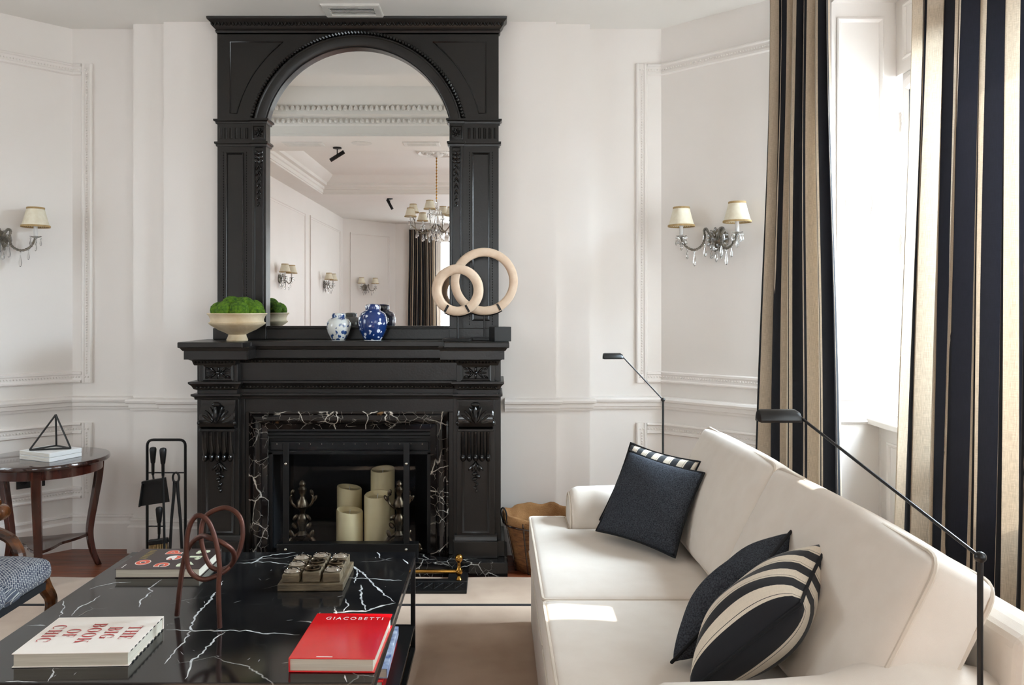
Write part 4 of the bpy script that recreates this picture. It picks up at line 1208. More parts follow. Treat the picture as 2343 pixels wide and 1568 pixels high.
for i in range(60):
    x, y = rv.uniform(TX0 + .03, TX1 - .03), rv.uniform(TY0 + .03, TY1 - .03); a = rv.uniform(0, PI); l = rv.uniform(.003, .016)
    d = Vector((math.cos(a), math.sin(a))); nn = Vector((-d.y, d.x)) * rv.uniform(.0004, .0012)
    mb.add([(x - d.x * l, y - d.y * l, TZ + .0003), (x + nn.x, y + nn.y, TZ + .0003), (x + d.x * l, y + d.y * l, TZ + .0003), (x - nn.x, y - nn.y, TZ + .0003)], [(0, 1, 2, 3)])
tag(mb.build('vein', M['vein'], top), kind='stuff')
FZ = .0125
mf = Matrix(((1, 0, 0, 0), (0, 1, 0, 0), (0, 0, 1, 0), (0, 0, 0, 1)))
t_ = .018
MB().frame(mf, TX0, TX1, TY0, TY1, [(0, .378), (0, .3995), (t_, .3995), (t_, .378)]).build('top_rail', M['iron'], ct)
MB().frame(mf, TX0, TX1, TY0, TY1, [(0, FZ), (0, FZ + t_), (t_, FZ + t_), (t_, FZ)]).build('floor_rail', M['iron'], ct)
for x in (TX0, TX1 - t_):
    for y in (TY0, TY1 - t_):
        MB().box(x, x + t_, y, y + t_, FZ, .379).build('leg', M['iron'], ct)
MB().box(TX0 + .002, TX1 - .002, TY0 + .002, TY1 - .002, .108, .120).build('lower_shelf', M['lamp'], ct, bevel=0.001)

# ---- lettering helpers
def bold_serif(text, H):
    """fat-stem, hairline serif capitals, baseline at y = 0; returns MB in the xy-plane and width"""
    mb = MB(); x = 0.0
    def q(x0, x1, y0, y1): mb.add([(x0 * H, y0 * H, 0), (x1 * H, y0 * H, 0), (x1 * H, y1 * H, 0), (x0 * H, y1 * H, 0)], [(0, 1, 2, 3)])
    def poly(ps): mb.add([(a * H, b_ * H, 0) for a, b_ in ps], [tuple(range(len(ps)))])
    def ringp(cx, cy, rx, ry, tx, ty, a0, a1, n=18):
        vs = []; fs = []
        for i in range(n + 1):
            a = a0 + (a1 - a0) * i / n
            vs.append(((cx + rx * math.cos(a)) * H, (cy + ry * math.sin(a)) * H, 0))
            vs.append(((cx + (rx - tx) * math.cos(a)) * H, (cy + (ry - ty) * math.sin(a)) * H, 0))
        mb.add(vs, [(2 * i, 2 * i + 2, 2 * i + 3, 2 * i + 1) for i in range(n)])
    h = .045; st_ = .19
    for ch in text:
        if ch == 'T':
            q(x + .26, x + .26 + st_, 0, 1); q(x, x + .71, 1 - h, 1); q(x, x + h, .74, 1); q(x + .71 - h, x + .71, .74, 1); q(x + .16, x + .55, 0, h); adv = .80
        elif ch == 'H':
            for a in (.08, .55):
                q(x + a, x + a + st_, 0, 1); q(x + a - .08, x + a + st_ + .08, 0, h); q(x + a - .08, x + a + st_ + .08, 1 - h, 1)
            q(x + .2, x + .6, .5, .5 + h); adv = .92
        elif ch in 'EF':
            q(x + .08, x + .08 + st_, 0, 1); q(x, x + .62, 1 - h, 1); q(x + .62 - h, x + .62, .74, 1); q(x + .2, x + .48, .5, .5 + h); q(x + .48 - h, x + .48, .4, .64)
            if ch == 'E': q(x, x + .65, 0, h); q(x + .65 - h, x + .65, 0, .28)
            else: q(x, x + .36, 0, h)
            adv = .76
        elif ch == 'I':
            q(x + .08, x + .08 + st_, 0, 1); q(x, x + .35, 0, h); q(x, x + .35, 1 - h, 1); adv = .46
        elif ch == 'B':
            q(x + .08, x + .08 + st_, 0, 1); q(x, x + .4, 0, h); q(x, x + .4, 1 - h, 1); q(x + .2, x + .4, .51, .51 + h)
            ringp(x + .38, .765, .26, .235, .17, .045, -PI / 2, PI / 2); ringp(x + .38, .275, .31, .275, .19, .045, -PI / 2, PI / 2); adv = .80
        elif ch == 'O':
            ringp(x + .40, .5, .40, .52, .19, .035, 0, 2 * PI, 30); adv = .90
        elif ch in 'CG':
            ringp(x + .40, .5, .40, .52, .19, .035, .75, 2 * PI - .75, 26); q(x + .70, x + .70 + h, .62, .98)
            if ch == 'G': q(x + .56, x + .56 + st_, .02, .42); q(x + .44, x + .84, .40, .40 + h)
            else: q(x + .70, x + .70 + h, .04, .22)
            adv = .92
        elif ch == 'K':
            q(x + .08, x + .08 + st_, 0, 1); q(x, x + .36, 0, h); q(x, x + .36, 1 - h, 1)
            poly([(x + .26, .38), (x + .66, .97), (x + .72, .97), (x + .26, .30)]); poly([(x + .38, .56), (x + .60, .60), (x + .86, .02), (x + .62, .02)])
            q(x + .54, x + .86, 1 - h, 1); q(x + .54, x + .92, 0, h); adv = .98
        else: adv = .35
        x += adv + .05
    return mb, x * H
def place(mb, Mx):
    mb.v = [tuple(Mx @ Vector(p)) for p in mb.v]; return mb
def font_mesh(text, size, spacing=1.0, fat=0.0):
    cu = bpy.data.curves.new('lettering', 'FONT'); cu.body = text; cu.size = size; cu.space_character = spacing; cu.offset = fat; cu.align_x = 'CENTER'; cu.align_y = 'CENTER'
    ob = bpy.data.objects.new('lettering', cu); COL.objects.link(ob)
    dg = bpy.context.evaluated_depsgraph_get()
    me = bpy.data.meshes.new_from_object(ob.evaluated_get(dg))
    mb = MB().add([tuple(v.co) for v in me.vertices], [tuple(p.vertices) for p in me.polygons])
    bpy.data.objects.remove(ob); bpy.data.curves.remove(cu); bpy.data.meshes.remove(me)
    return mb

def book(name, loc, rz, w_, d_, h_, cover, label, spine='-x', cvt=.003, over=.004, pages=None, group=None):
    """lying book, w_ along x, d_ along y, origin at its base centre; spine side as given"""
    o = thing(name, loc, label, 'book', group, rz)
    x0, x1, y0, y1 = -w_ / 2, w_ / 2, -d_ / 2, d_ / 2
    px0, px1, py0, py1 = x0 + over, x1 - over, y0 + over, y1 - over
    if spine == '-x': px0 = x0 + .002
    if spine == '+x': px1 = x1 - .002
    if spine == '+y': py1 = y1 - .002
    MB().box(px0, px1, py0, py1, cvt * .9, h_ - cvt * .9).build('page_block', pages or M['paper'], o, world=False)
    MB().box(x0, x1, y0, y1, h_ - cvt, h_).build('front_cover', cover, o, world=False, bevel=0.0012)
    MB().box(x0, x1, y0, y1, 0, cvt).build('back_cover', cover, o, world=False, bevel=0.0012)
    sp = {'-x': (x0 - .001, x0 + .003, y0, y1), '+x': (x1 - .003, x1 + .001, y0, y1), '+y': (x0, x1, y1 - .003, y1 + .001)}[spine]
    MB().box(*sp, 0.0005, h_ - .0005).build('spine', cover, o, world=False, bevel=0.0012)
    return o
TT = TZ + .0006
# cream book, title running away from the fire (top of page towards +x)
bc = book('art_book', (-1.207, 2.416, TT), math.radians(2.2), .325, .268, .040, M['cream'], 'cream art book titled THE BIG BOOK OF CHIC in red on the marble table', spine='+y')
mb = MB().box(-.1605, .1605, -.1305, .128, .0405, .0407)
lines = ['THE', 'BIG', 'BOOK', 'OF', 'CHIC']
for i, tx in enumerate(lines):
    g, wd = bold_serif(tx, .039)
    xx = .092 - i * .058
    place(g, TR(xx, .002 + wd / 2, .0412) @ RZ(-PI / 2))
    g.build('title_lettering', M['inkred'], bc, world=False)
mb = MB()
for i in range(9):
    y = -.12 + i * .028
    mb.box(.1622, .1628, y, y + .014, .036, .0395); mb.box(.1622, .1628, y + .006, y + .022, .0004, .004)
mb.build('edge_marks', M['inkblack'], bc, world=False)
# red jacket book
br_ = book('art_book', (-.4535, 2.412, TT), math.radians(-1.2), .240, .330, .040, M['redcover'], 'thick glossy red art book titled GIACOBETTI at the table edge', spine='-x', over=.006)
g = font_mesh('GIACOBETTI', .030, 1.35); wd = max(p[0] for p in g.v) - min(p[0] for p in g.v); place(g, TR(.008, .122, .0404) @ Matrix.Diagonal((.178 / wd, 1, 1, 1))); g.build('title_lettering', M['white'], br_, world=False)
MB().box(-.045, .0, -.157, -.154, .0401, .0403).build('publisher_mark', M['white'], br_, world=False)
# brown book with coloured letters
bd = book('art_book', (-1.274, 3.163, TT), math.radians(.8), .318, .255, .034, M['browncover'], 'dark brown art book with orange and pale green lettering at the table corner', spine='+y', cvt=.002)
def big(txt, size, x, y, m, grow=None, sx=1.0):
    if grow:
        for dx, dy in ((0, 0),):
            g = font_mesh(txt, size, 1.0, .0062); place(g, TR(x + dx, y + dy, .0343) @ RZ(-PI / 2) @ Matrix.Diagonal((sx, 1, 1, 1))); grow.add(g.v, g.f)
    g = font_mesh(txt, size, 1.0, .0032 if grow else .0042); place(g, TR(x, y, .0347) @ RZ(-PI / 2) @ Matrix.Diagonal((sx, 1, 1, 1)))
    return g.build('cover_letter', m, bd, world=False)
gr = MB()
big('d', .078, -.014, .078, M['orange'], gr, 1.15); big('e', .094, .020, .008, M['orange'], gr, 1.1)
big('c', .094, .006, -.078, M['orange'], gr, 1.1); big('o', .094, -.078, -.050, M['orange'], gr, 1.1)
tag(gr.build('letter_outline', M['cream'], bd, world=False), kind='stuff')
big('a', .090, .108, .080, M['palegreen'], None, 1.1); big('r', .090, .100, .008, M['palegreen'], None, 1.3); big('t', .090, .088, -.075, M['palegreen'], None, 1.5)
mb = MB()
for i in range(7):
    y = .108 - i * .017
    mb.add([(-.118, y, .0346), (-.092, y - .006, .0346), (-.092, y - .011, .0346), (-.118, y - .004, .0346)], [(0, 1, 2, 3)])
    mb.add([(-.092, y - .011, .0346), (-.118, y - .013, .0346), (-.118, y - .017, .0346), (-.092, y - .006, .0346)], [(0, 1, 2, 3)])
mb.build('gold_mark', M['gold'], bd, world=False)
MB().box(-.140, -.137, -.115, -.075, .0342, .0345).build('white_mark', M['white'], bd, world=False)
# two books on the lower shelf
b1 = book('shelf_book', (-.506, 2.95, .1206), 0, .24, .40, .042, M['redcover'], 'red book under the blue one on the table lower shelf', spine='+x')
b2 = book('shelf_book', (-.494, 2.955, .1632), math.radians(1), .235, .37, .034, M['bluecover'], 'blue and white patterned book on the red one on the lower shelf', spine='+x')

# ---- knot sculpture
kn = thing('knot_sculpture', (-.955, 2.61, TT), 'looping brown metal bar sculpture knotted on two feet on the marble table', 'sculpture')
kp = [(-.093, .045, .0), (-.078, .035, .11), (-.062, .03, .20), (-.035, .02, .252), (.005, .0, .282), (.042, -.03, .284), (.084, -.035, .27), (.112, -.02, .238), (.108, .0, .20), (.085, .02, .172), (.052, .03, .160), (.022, .03, .172), (-.002, .035, .222), (-.012, .04, .278), (.0, .05, .335), (.060, .055, .362), (.108, .05, .338), (.125, .04, .285), (.115, .03, .220), (.085, .01, .170), (.045, -.02, .150), (.012, -.035, .152), (-.018, -.04, .180), (-.029, -.04, .235), (-.024, -.04, .308), (-.006, -.04, .352), (.018, -.04, .360), (.045, -.042, .335), (.068, -.048, .275), (.080, -.052, .20), (.078, -.055, .12), (.083, -.058, .0)]
kp = [(-.955 + x, 2.61 + y, TT + .004 + z * .97) for x, y, z in kp]
MB().tube(spline(kp, 9), .0082, 8).build('knotted_bar', M['copper'], kn, smooth=True, angle=50)

# ---- block tray
tr = thing('block_tray', (-.668, 3.02, TT), 'square grey-brown tray of nine carved blocks with steel domes', 'tray', rz=math.radians(1.5))
MB().box(-.117, .117, -.128, .128, 0, .026).build('tray_base', M['stonecube'], tr, world=False, bevel=0.003)
for i in range(3):
    for j in range(3):
        x, y = (i - 1) * .073, (j - 1) * .080
        h = .030 + ((i * 2 + j * 3) % 3) * .004
        bl = MB().obox(TR(x, y, .026 + h / 2), .0315, .035, h / 2).build('block', M['stonecube'], tr, world=False, bevel=0.005, seg=3)
        dome = (i, j) in ((0, 0), (2, 0), (0, 1), (1, 2), (2, 2), (0, 2))
        if dome:
            MB().lathe([(.030, 0), (.031, .003), (.027, .006), (.025, .003), (.022, .008), (.014, .0125), (.001, .014)], (x, y, .026 + h), 20).build('steel_dome', M['steel'], bl, world=False, smooth=True)
        else:
            MB().lathe([(.029, 0), (.030, .006), (.026, .009), (.022, .003), (.001, .001)], (x, y, .026 + h), 20).build('cup_rim', M['pewter'], bl, world=False, smooth=True)
            mb = MB()
            for a in range(4):
                mb.obox(TR(x, y, .026 + h + .006) @ RZ(a * PI / 2 + .4) @ TR(.012, 0, 0), .010, .0035, .007)
            mb.build('cross_web', M['pewter'], bl, world=False, bevel=0.001)

# ================================================================ SOFA
sf = thing('sofa', (.62, 2.62, .0125), 'long cream linen sofa with two seat and two back cushions', 'sofa')
LN, WT = M['linen'], M['linenwelt']
Y0, Y1 = 1.57, 3.68
def soft_prism(poly, z0, z1, r, name, parent, puff=.012, m=LN, rc=.05, welt=True):
    o = round_poly(poly, r * 1.2, 6); n = len(o)
    def inset(d):
        out = []
        for i in range(n):
            a, p, b_ = Vector(o[i - 1]), Vector(o[i]), Vector(o[(i + 1) % n])
            t = (b_ - a).normalized(); nn = Vector((-t.y, t.x))
            out.append(p + nn * d)
        return out
    area = sum(o[i - 1][0] * o[i][1] - o[i][0] * o[i - 1][1] for i in range(n))
    sg = 1 if area > 0 else -1
    # quad grid over the outline (cells whose centre is inside), puffed towards the middle
    xs = sorted(set([round(p[0], 4) for p in poly])); ys = sorted(set([round(p[1], 4) for p in poly]))
    def fill(a):
        o_ = [a[0]]
        for p, q in zip(a[:-1], a[1:]):
            k = max(1, int((q - p) / max(.045, r * 2.4))); o_ += [p + (q - p) * (i + 1) / k for i in range(k)]
        return o_
    xs, ys = fill(xs), fill(ys)
    def inside(x, y):
        c_ = False; m_ = len(poly)
        for i in range(m_):
            (xa, ya), (xb, yb) = poly[i], poly[(i + 1) % m_]
            if (ya > y) != (yb > y) and x < (xb - xa) * (y - ya) / (yb - ya) + xa: c_ = not c_
        return c_
    def dist(x, y):
        best = 9; m_ = len(poly)
        for i in range(m_):
            a, b_ = Vector(poly[i]), Vector(poly[(i + 1) % m_]); d = b_ - a
            t = max(0, min(1, (Vector((x, y)) - a).dot(d) / d.length_squared)); best = min(best, (Vector((x, y)) - a - d * t).length)
        return best
    mbq = MB(); ids = {}
    def vid(i, j, k):
        if (i, j, k) not in ids:
            ids[(i, j, k)] = len(mbq.v); t = min(1, dist(xs[i], ys[j]) / .16); t = 1 - (1 - t) ** 2
            mbq.v.append((xs[i], ys[j], z1 + puff * t if k else z0))
        return ids[(i, j, k)]
    cells = {(i, j) for i in range(len(xs) - 1) for j in range(len(ys) - 1) if inside((xs[i] + xs[i + 1]) / 2, (ys[j] + ys[j + 1]) / 2)}
    for i, j in cells:
        for k in (0, 1):
            mbq.f.append((vid(i, j, k), vid(i + 1, j, k), vid(i + 1, j + 1, k), vid(i, j + 1, k)))
        for (di, dj, a, b_) in ((-1, 0, (i, j), (i, j + 1)), (1, 0, (i + 1, j), (i + 1, j + 1)), (0, -1, (i, j), (i + 1, j)), (0, 1, (i, j + 1), (i + 1, j + 1))):
            if (i + di, j + dj) not in cells:
                mbq.f.append((vid(*a, 0), vid(*b_, 0), vid(*b_, 1), vid(*a, 1)))
    c = mbq.build(name, m, parent, smooth='all', bevel=r, seg=4)
    c.modifiers['edge'].angle_limit = math.radians(55); c.modifiers['edge'].use_clamp_overlap = False
    if welt:
        MB().tube([(p.x, p.y, z1 - r * .35) for p in inset(.003 * sg)], .0058, 6, closed=True).build('piping', WT, c, smooth=True)
        MB().tube([(p.x, p.y, z0 + r * .35) for p in inset(.003 * sg)], .0058, 6, closed=True).build('piping', WT, c, smooth=True)
    return c
# base and skirt
MB().box(.185, 1.08, Y0 + .01, Y1 - .01, .10, .335).build('base', LN, sf, bevel=0.02, seg=3)
mb = MB(); vs = []; n = 120
MB().sweep([(.20, Y1 - .03), (.178, Y1 - .04), (.178, Y0 + .04), (.20, Y0 + .03)][::-1], [(0, .02), (.004, .02), (.006, .28), (0, .30), (-.02, .30), (-.02, .02)]).build('skirt', LN, sf)
soft_prism([(.150, Y1), (.150, 2.628), (.80, 2.628), (.80, 3.46), (.318, 3.46), (.318, Y1)], .325, .490, .022, 'seat_cushion', sf)
soft_prism([(.150, 2.620), (.150, Y0), (.318, Y0), (.318, 1.79), (.80, 1.79), (.80, 2.620)], .325, .490, .022, 'seat_cushion', sf)
# arms
def arm(y0, y1):
    ym = (y0 + y1) / 2; hw = (y1 - y0) / 2
    secs = []
    for x, top, k in ((.318, .610, .80), (.322, .625, .92), (.335, .637, .98), (.36, .645, 1.0), (.55, .650, 1.0), (.70, .662, 1.0), (.79, .690, 1.03), (.86, .708, 1.05), (.93, .695, 1.03), (1.05, .672, 1.0), (1.075, .655, .97), (1.08, .63, .85)):
        ring_ = []
        zc = top - hw * 1.06
        for i in range(13):
            a = PI * i / 12
            ring_.append((x, ym + hw * 1.06 * k * math.cos(a), zc + hw * 1.06 * k * math.sin(a)))
        ring_ = [(x, ym + hw * k, .10)] + [(x, ym + hw * k, zc - .05)] + ring_ + [(x, ym - hw * k, zc - .05), (x, ym - hw * k, .10)]
        secs.append(ring_)
    k = len(secs[0]); mb = MB()
    vs = [p for s in secs for p in s]
    fs = [(i * k + j, i * k + j + 1, (i + 1) * k + j + 1, (i + 1) * k + j) for i in range(len(secs) - 1) for j in range(k - 1)]
    fs += [tuple(range(k)), tuple((len(secs) - 1) * k + j for j in range(k))[::-1]]
    a_ = mb.add(vs, fs).build('arm', LN, sf, smooth=True, angle=60)
    MB().tube(secs[1][1:-1], .0058, 6).build('piping', WT, a_, smooth=True)
arm(3.465, 3.672); arm(1.578, 1.785)
# frame back
MB().prism([(.98, .10), (1.10, .10), (1.150, .74), (1.135, .785), (1.085, .80), (1.03, .775)], Y0 + .02, Y1 - .02, 'y').build('back_frame', LN, sf, bevel=0.02, seg=3)
# back cushions
def cushion(parent, name, O, ax, ay, az, hx, hy, hz, r, puff, m, nx=14, welt=True):
    """rounded puffed box; ax, ay, az local axes; az is the face that puffs"""
    mb = MB(); seen = {}
    ax, ay, az, O = Vector(ax).normalized(), Vector(ay).normalized(), Vector(az).normalized(), Vector(O)
    def put(u, v, w_):
        key = (round(u, 5), round(v, 5), round(w_, 5))
        if key in seen: return seen[key]
        p = Vector((u * hx, v * hy, w_ * hz)); h = Vector((hx, hy, hz))
        c = Vector([max(-(h[i] - r), min(h[i] - r, p[i])) for i in range(3)])
        d = p - c
        if d.length > 1e-9: p = c + d.normalized() * r
        p.z += w_ * puff * (1 - u * u) * (1 - v * v)
        p.x += .014 * u * (1 - v * v) * (1 - w_ * w_ * .5); p.y += .014 * v * (1 - u * u)
        q_ = O + ax * p.x + ay * p.y + az * p.z
        seen[key] = len(mb.v); mb.v.append(tuple(q_)); return seen[key]
    G = [math.sin(PI / 2 * (-1 + 2 * i / nx)) for i in range(nx + 1)]
    for s in (-1, 1):
        for i in range(nx):
            for j in range(nx):
                a, b_, c, d = G[i], G[i + 1], G[j], G[j + 1]
                mb.f.append((put(a, c, s), put(b_, c, s), put(b_, d, s), put(a, d, s)))
                mb.f.append((put(s, a, c), put(s, b_, c), put(s, b_, d), put(s, a, d)))
                mb.f.append((put(a, s, c), put(b_, s, c), put(b_, s, d), put(a, s, d)))
    o = mb.build(name, m, parent, smooth='all')
    if welt:
        for s in (1, -1):
            pts = round_poly([(-hx, -hy), (hx, -hy), (hx, hy), (-hx, hy)], r * 1.6, 5)
            pth = []
            for x, y in pts:
                u, v = x / hx, y / hy
                pth.append(O + ax * (x * 1.0 + .010 * u * (1 - v * v)) + ay * (y + .010 * v * (1 - u * u)) + az * (s * (hz - r * .55)))
            MB().tube(pth, .0056, 6, closed=True).build('piping', WT, o, smooth=True)
    return o
tilt = math.radians(27)
up = Vector((math.sin(tilt), 0, math.cos(tilt))); fr = Vector((-math.cos(tilt), 0, math.sin(tilt)))
for ya, yb in ((2.640, 3.52), (1.67, 2.632)):
    ctr = Vector((.880, (ya + yb) / 2, .695))
    cushion(sf, 'back_cushion', ctr, (0, 1, 0), up, fr, (yb - ya) / 2, .215, .082, .030, .030, LN)

# ---- scatter pillows from their four corners
def pillow(label, A, B, C, D, T, m, group, edge, uvs=(1, 1), rot=False, nrm=None):
    """A-B-C-D corners in order; T thickness"""
    A, B, C, D = map(Vector, (A, B, C, D))
    org = (A + B + C + D) / 4
    low = min(p.z for p in (A, B, C, D))
    o = thing('throw_pillow', (org.x, org.y, low), label, 'pillow', group)
    N = ((B - A).cross(D - A)).normalized()
    n = 26; mb = MB(); idx = {}
    lu, lv = (B - A).length, (D - A).length
    for s in (-1, 1):
        for i in range(n + 1):
            for j in range(n + 1):
                u, v = -1 + 2 * i / n, -1 + 2 * j / n
                u2 = u * (1 - .07 * (1 - v * v) * abs(u)); v2 = v * (1 - .07 * (1 - u * u) * abs(v))
                a, b_ = (u2 + 1) / 2, (v2 + 1) / 2
                p = A * (1 - a) * (1 - b_) + B * a * (1 - b_) + C * a * b_ + D * (1 - a) * b_
                th = T * (max(0, 1 - abs(u) ** 2.2) ** .55) * (max(0, 1 - abs(v) ** 2.2) ** .55)
                th += .004 * math.sin(5 * u + 3 * v) * (1 - u * u) * (1 - v * v)
                p = p + N * (th * s)
                brd = i in (0, n) or j in (0, n)
                key = (i, j, 0 if brd else s)
                if key not in idx:
                    idx[key] = len(mb.v); mb.v.append(tuple(p))
                    mb.uv[idx[key]] = ((v + 1) / 2 * lv, (u + 1) / 2 * lu) if rot else ((u + 1) / 2 * lu, (v + 1) / 2 * lv)
        for i in range(n):
            for j in range(n):
                q_ = []
                for di, dj in ((0, 0), (1, 0), (1, 1), (0, 1)):
                    ii, jj = i + di, j + dj
                    q_.append(idx[(ii, jj, 0 if (ii in (0, n) or jj in (0, n)) else s)])
                mb.f.append(tuple(q_))
    mb.build('pillow_cover', m, o, smooth='all')
    loop = [(i, 0) for i in range(n)] + [(n, j) for j in range(n)] + [(n - i, n) for i in range(n)] + [(0, n - j) for j in range(n)]
    MB().tube([mb.v[idx[(i, j, 0)]] for i, j in loop], .0045, 6, closed=True).build('edge_piping', edge, o, smooth=True)
    return o
G_ = 'scatter pillows on the sofa'
pillow('square charcoal wool pillow propped in front of a striped one by the far sofa arm', (.405, 3.265, .535), (.652, 2.945, .525), (.800, 3.105, .800), (.565, 3.440, .830), .062, M['charcoal'], G_, M['blackcloth'])
pillow('striped pillow mostly hidden behind the square charcoal one', (.44, 3.43, .535), (.68, 3.12, .53), (.822, 3.255, .815), (.596, 3.575, .838), .045, M['ticking'], G_, M['blackcloth'])
pillow('plump charcoal pillow wedged behind the big striped pillow', (.820, 2.245, .815), (.690, 2.075, .775), (.452, 2.085, .520), (.575, 2.245, .530), .080, M['charcoal'], G_, M['blackcloth'])
pillow('black and cream striped pillow leaning in front on the near seat cushion', (.862, 2.085, .833), (.698, 1.850, .757), (.452, 1.905, .527), (.590, 2.135, .565), .098, M['ticking'], G_, M['blackcloth'])

# ================================================================ FLOOR LAMPS
def reading_lamp(x, y, azim, elev, L, label, hd):
    o = thing('floor_lamp', (x, y, .0125), label, 'lamp', 'slim black reading lamps')
    zj = .967
    MB().lathe([(.10, 0), (.10, .008), (.095, .012), (.012, .014), (.008, .02)], n=28).build('foot', M['lamp'], o, world=False, smooth=True)
    MB().tube([(0, 0, .012), (0, 0, zj)], .0052, 8).build('pole', M['lamp'], o, world=False, smooth=True)
    MB().ball((0, 0, zj), .0105, 12, 8).build('joint', M['lamp'], o, world=False, smooth=True)
    d = Vector((math.cos(azim) * math.cos(elev), math.sin(azim) * math.cos(elev), math.sin(elev)))
    e = Vector((0, 0, zj)) + d * L
    MB().tube([(0, 0, zj), tuple(e)], .0034, 8).build('arm', M['lamp'], o, world=False, smooth=True)
    # half-barrel shade along hd
    h = Vector((math.cos(hd), math.sin(hd), 0)); s = Vector((-h.y, h.x, 0))
    mb = MB(); n = 12; LEN = .096; rr = .0235
    rows = [(-.004, .3), (.0, .75), (.012, 1.0), (LEN - .006, 1.0), (LEN, .96)]
    vs = []; k = n + 1
    for t, q_ in rows:
        for i in range(k):
            a = PI * i / n
            p = e + h * t + s * (rr * q_ * math.cos(a)) + Vector((0, 0, -.012 + rr * 1.25 * q_ * math.sin(a)))
            vs.append(p)
    fs = [(i * k + j, i * k + j + 1, (i + 1) * k + j + 1, (i + 1) * k + j) for i in range(len(rows) - 1) for j in range(n)]
    fs += [tuple(range(k)), tuple((len(rows) - 1) * k + j for j in range(k))[::-1]]
    sh = mb.add(vs, fs).build('shade', M['lamp'], o, world=False, smooth=True, angle=40)
    sd_ = sh.modifiers.new('wall', 'SOLIDIFY'); sd_.thickness = .0015
    return o
reading_lamp(.826, 4.00, PI * .985, math.radians(47), .292, 'slim black reading lamp behind the far sofa arm by the wall', PI * 1.02)
reading_lamp(.885, 1.478, math.radians(112), math.radians(23.6), .50, 'slim black reading lamp standing by the near sofa arm', PI)

# ================================================================ BASKET
bk = thing('log_basket', (.245, 4.46, 0), 'round brown wicker basket with a burlap liner and wire handle beside the fireplace', 'basket')
mb = MB(); n = 56
rows = 22; vs = []
for j in range(rows + 1):
    t = j / rows; r = .135 + .062 * t
    for i in range(n):
        a = 2 * PI * i / n
        rr = r + .004 * (1 if (i // 2 + j) % 2 else -1)
        vs.append((.245 + rr * math.cos(a), 4.46 + rr * math.sin(a), .002 + t * .285))
fs = [(j * n + i, j * n + (i + 1) % n, (j + 1) * n + (i + 1) % n, (j + 1) * n + i) for j in range(rows) for i in range(n)]
fs.append(tuple(range(n))[::-1])
mb.add(vs, fs).build('woven_body', M['wicker'], bk, smooth='all')
mb = MB()
for k in range(9):
    a = 2 * PI * k / 9
    mb.tube([(.245 + (.145 + .062 * t) * math.cos(a), 4.46 + (.145 + .062 * t) * math.sin(a), .002 + t * .285) for t in (0, .25, .5, .75, 1)], .004, 5)
mb.build('upright_withies', M['darkwood'], bk)
mb = MB(); vs = []
prof = [(.203, .262), (.207, .285), (.204, .306), (.196, .312), (.186, .30), (.170, .20), (.150, .08), (.02, .07)]
for j, (r, z) in enumerate(prof):
    for i in range(n):
        a = 2 * PI * i / n
        wv = (.006 * math.sin(a * 7) + .004 * math.sin(a * 11 + 1)) if j < 5 else 0
        vs.append((.245 + (r + wv) * math.cos(a), 4.46 + (r + wv) * math.sin(a), z + wv * .8))
fs = [(j * n + i, j * n + (i + 1) % n, (j + 1) * n + (i + 1) % n, (j + 1) * n + i) for j in range(len(prof) - 1) for i in range(n)]
mb.add(vs, fs).build('burlap_liner', M['burlap'], bk, smooth='all')
MB().tube([(.245 + .206 * math.cos(a), 4.46 + .206 * math.sin(a), .258) for a in [2 * PI * i / 40 for i in range(40)]], .005, 6, closed=True).build('rim_band', M['darkwood'], bk, smooth=True)
hp = [(.042, 4.43, .26), (.030, 4.42, .30), (.028, 4.405, .335), (.040, 4.39, .348), (.055, 4.375, .325), (.060, 4.368, .27)]
MB().tube(spline(hp, 6), .0045, 6).build('wire_handle', M['iron'], bk, smooth=True)

# ================================================================ ROUND SIDE TABLE
CX, CY, RT = -2.41, 4.33, .312
sdt = thing('side_table', (CX, CY, 0), 'round mahogany side table with curved legs and a concave lower shelf', 'side table')
MB().lathe([(RT - .02, .612), (RT - .004, .614), (RT, .620), (RT, .630), (RT - .004, .637), (RT - .015, .638), (.001, .638)], (CX, CY, 0), 56).build('table_top', M['darkwood'], sdt, smooth=True, angle=30)
MB().lathe([(RT - .045, .560), (RT - .038, .562), (RT - .038, .613), (RT - .045, .613)], (CX, CY, 0), 56).build('apron', M['mahog'], sdt, smooth=True)
LEGS = [math.radians(a) for a in (46, 290, 168)]
for a in LEGS:
    ca, sa = math.cos(a), math.sin(a)
    pr = [(.275, .612), (.268, .50), (.245, .36), (.225, .24), (.222, .17), (.238, .08), (.268, .0)]
    P = spline([(r, 0, z) for r, z in pr], 5)
    mb = MB(); vs = []
    for i, p in enumerate(P):
        t = i / (len(P) - 1); wd = .024 - .009 * t; dp = .018 - .004 * t
        for (dr, dt) in ((-dp, -wd), (dp, -wd), (dp, wd), (-dp, wd)):
            r = p.x + dr
            vs.append((CX + r * ca - dt * sa, CY + r * sa + dt * ca, max(p.z, .0128 if CY + .26 * sa < 4.27 else 0)))
    m_ = len(P)
    fs = [(i * 4 + j, i * 4 + (j + 1) % 4, (i + 1) * 4 + (j + 1) % 4, (i + 1) * 4 + j) for i in range(m_ - 1) for j in range(4)] + [(3, 2, 1, 0), tuple((m_ - 1) * 4 + j for j in range(4))]
    mb.add(vs, fs).build('leg', M['mahog'], sdt, bevel=0.003)
out = []
for k in range(3):
    a, b_ = LEGS[k], LEGS[(k + 1) % 3]
    order = sorted([x % (2 * PI) for x in LEGS])
order = sorted([x % (2 * PI) for x in LEGS])
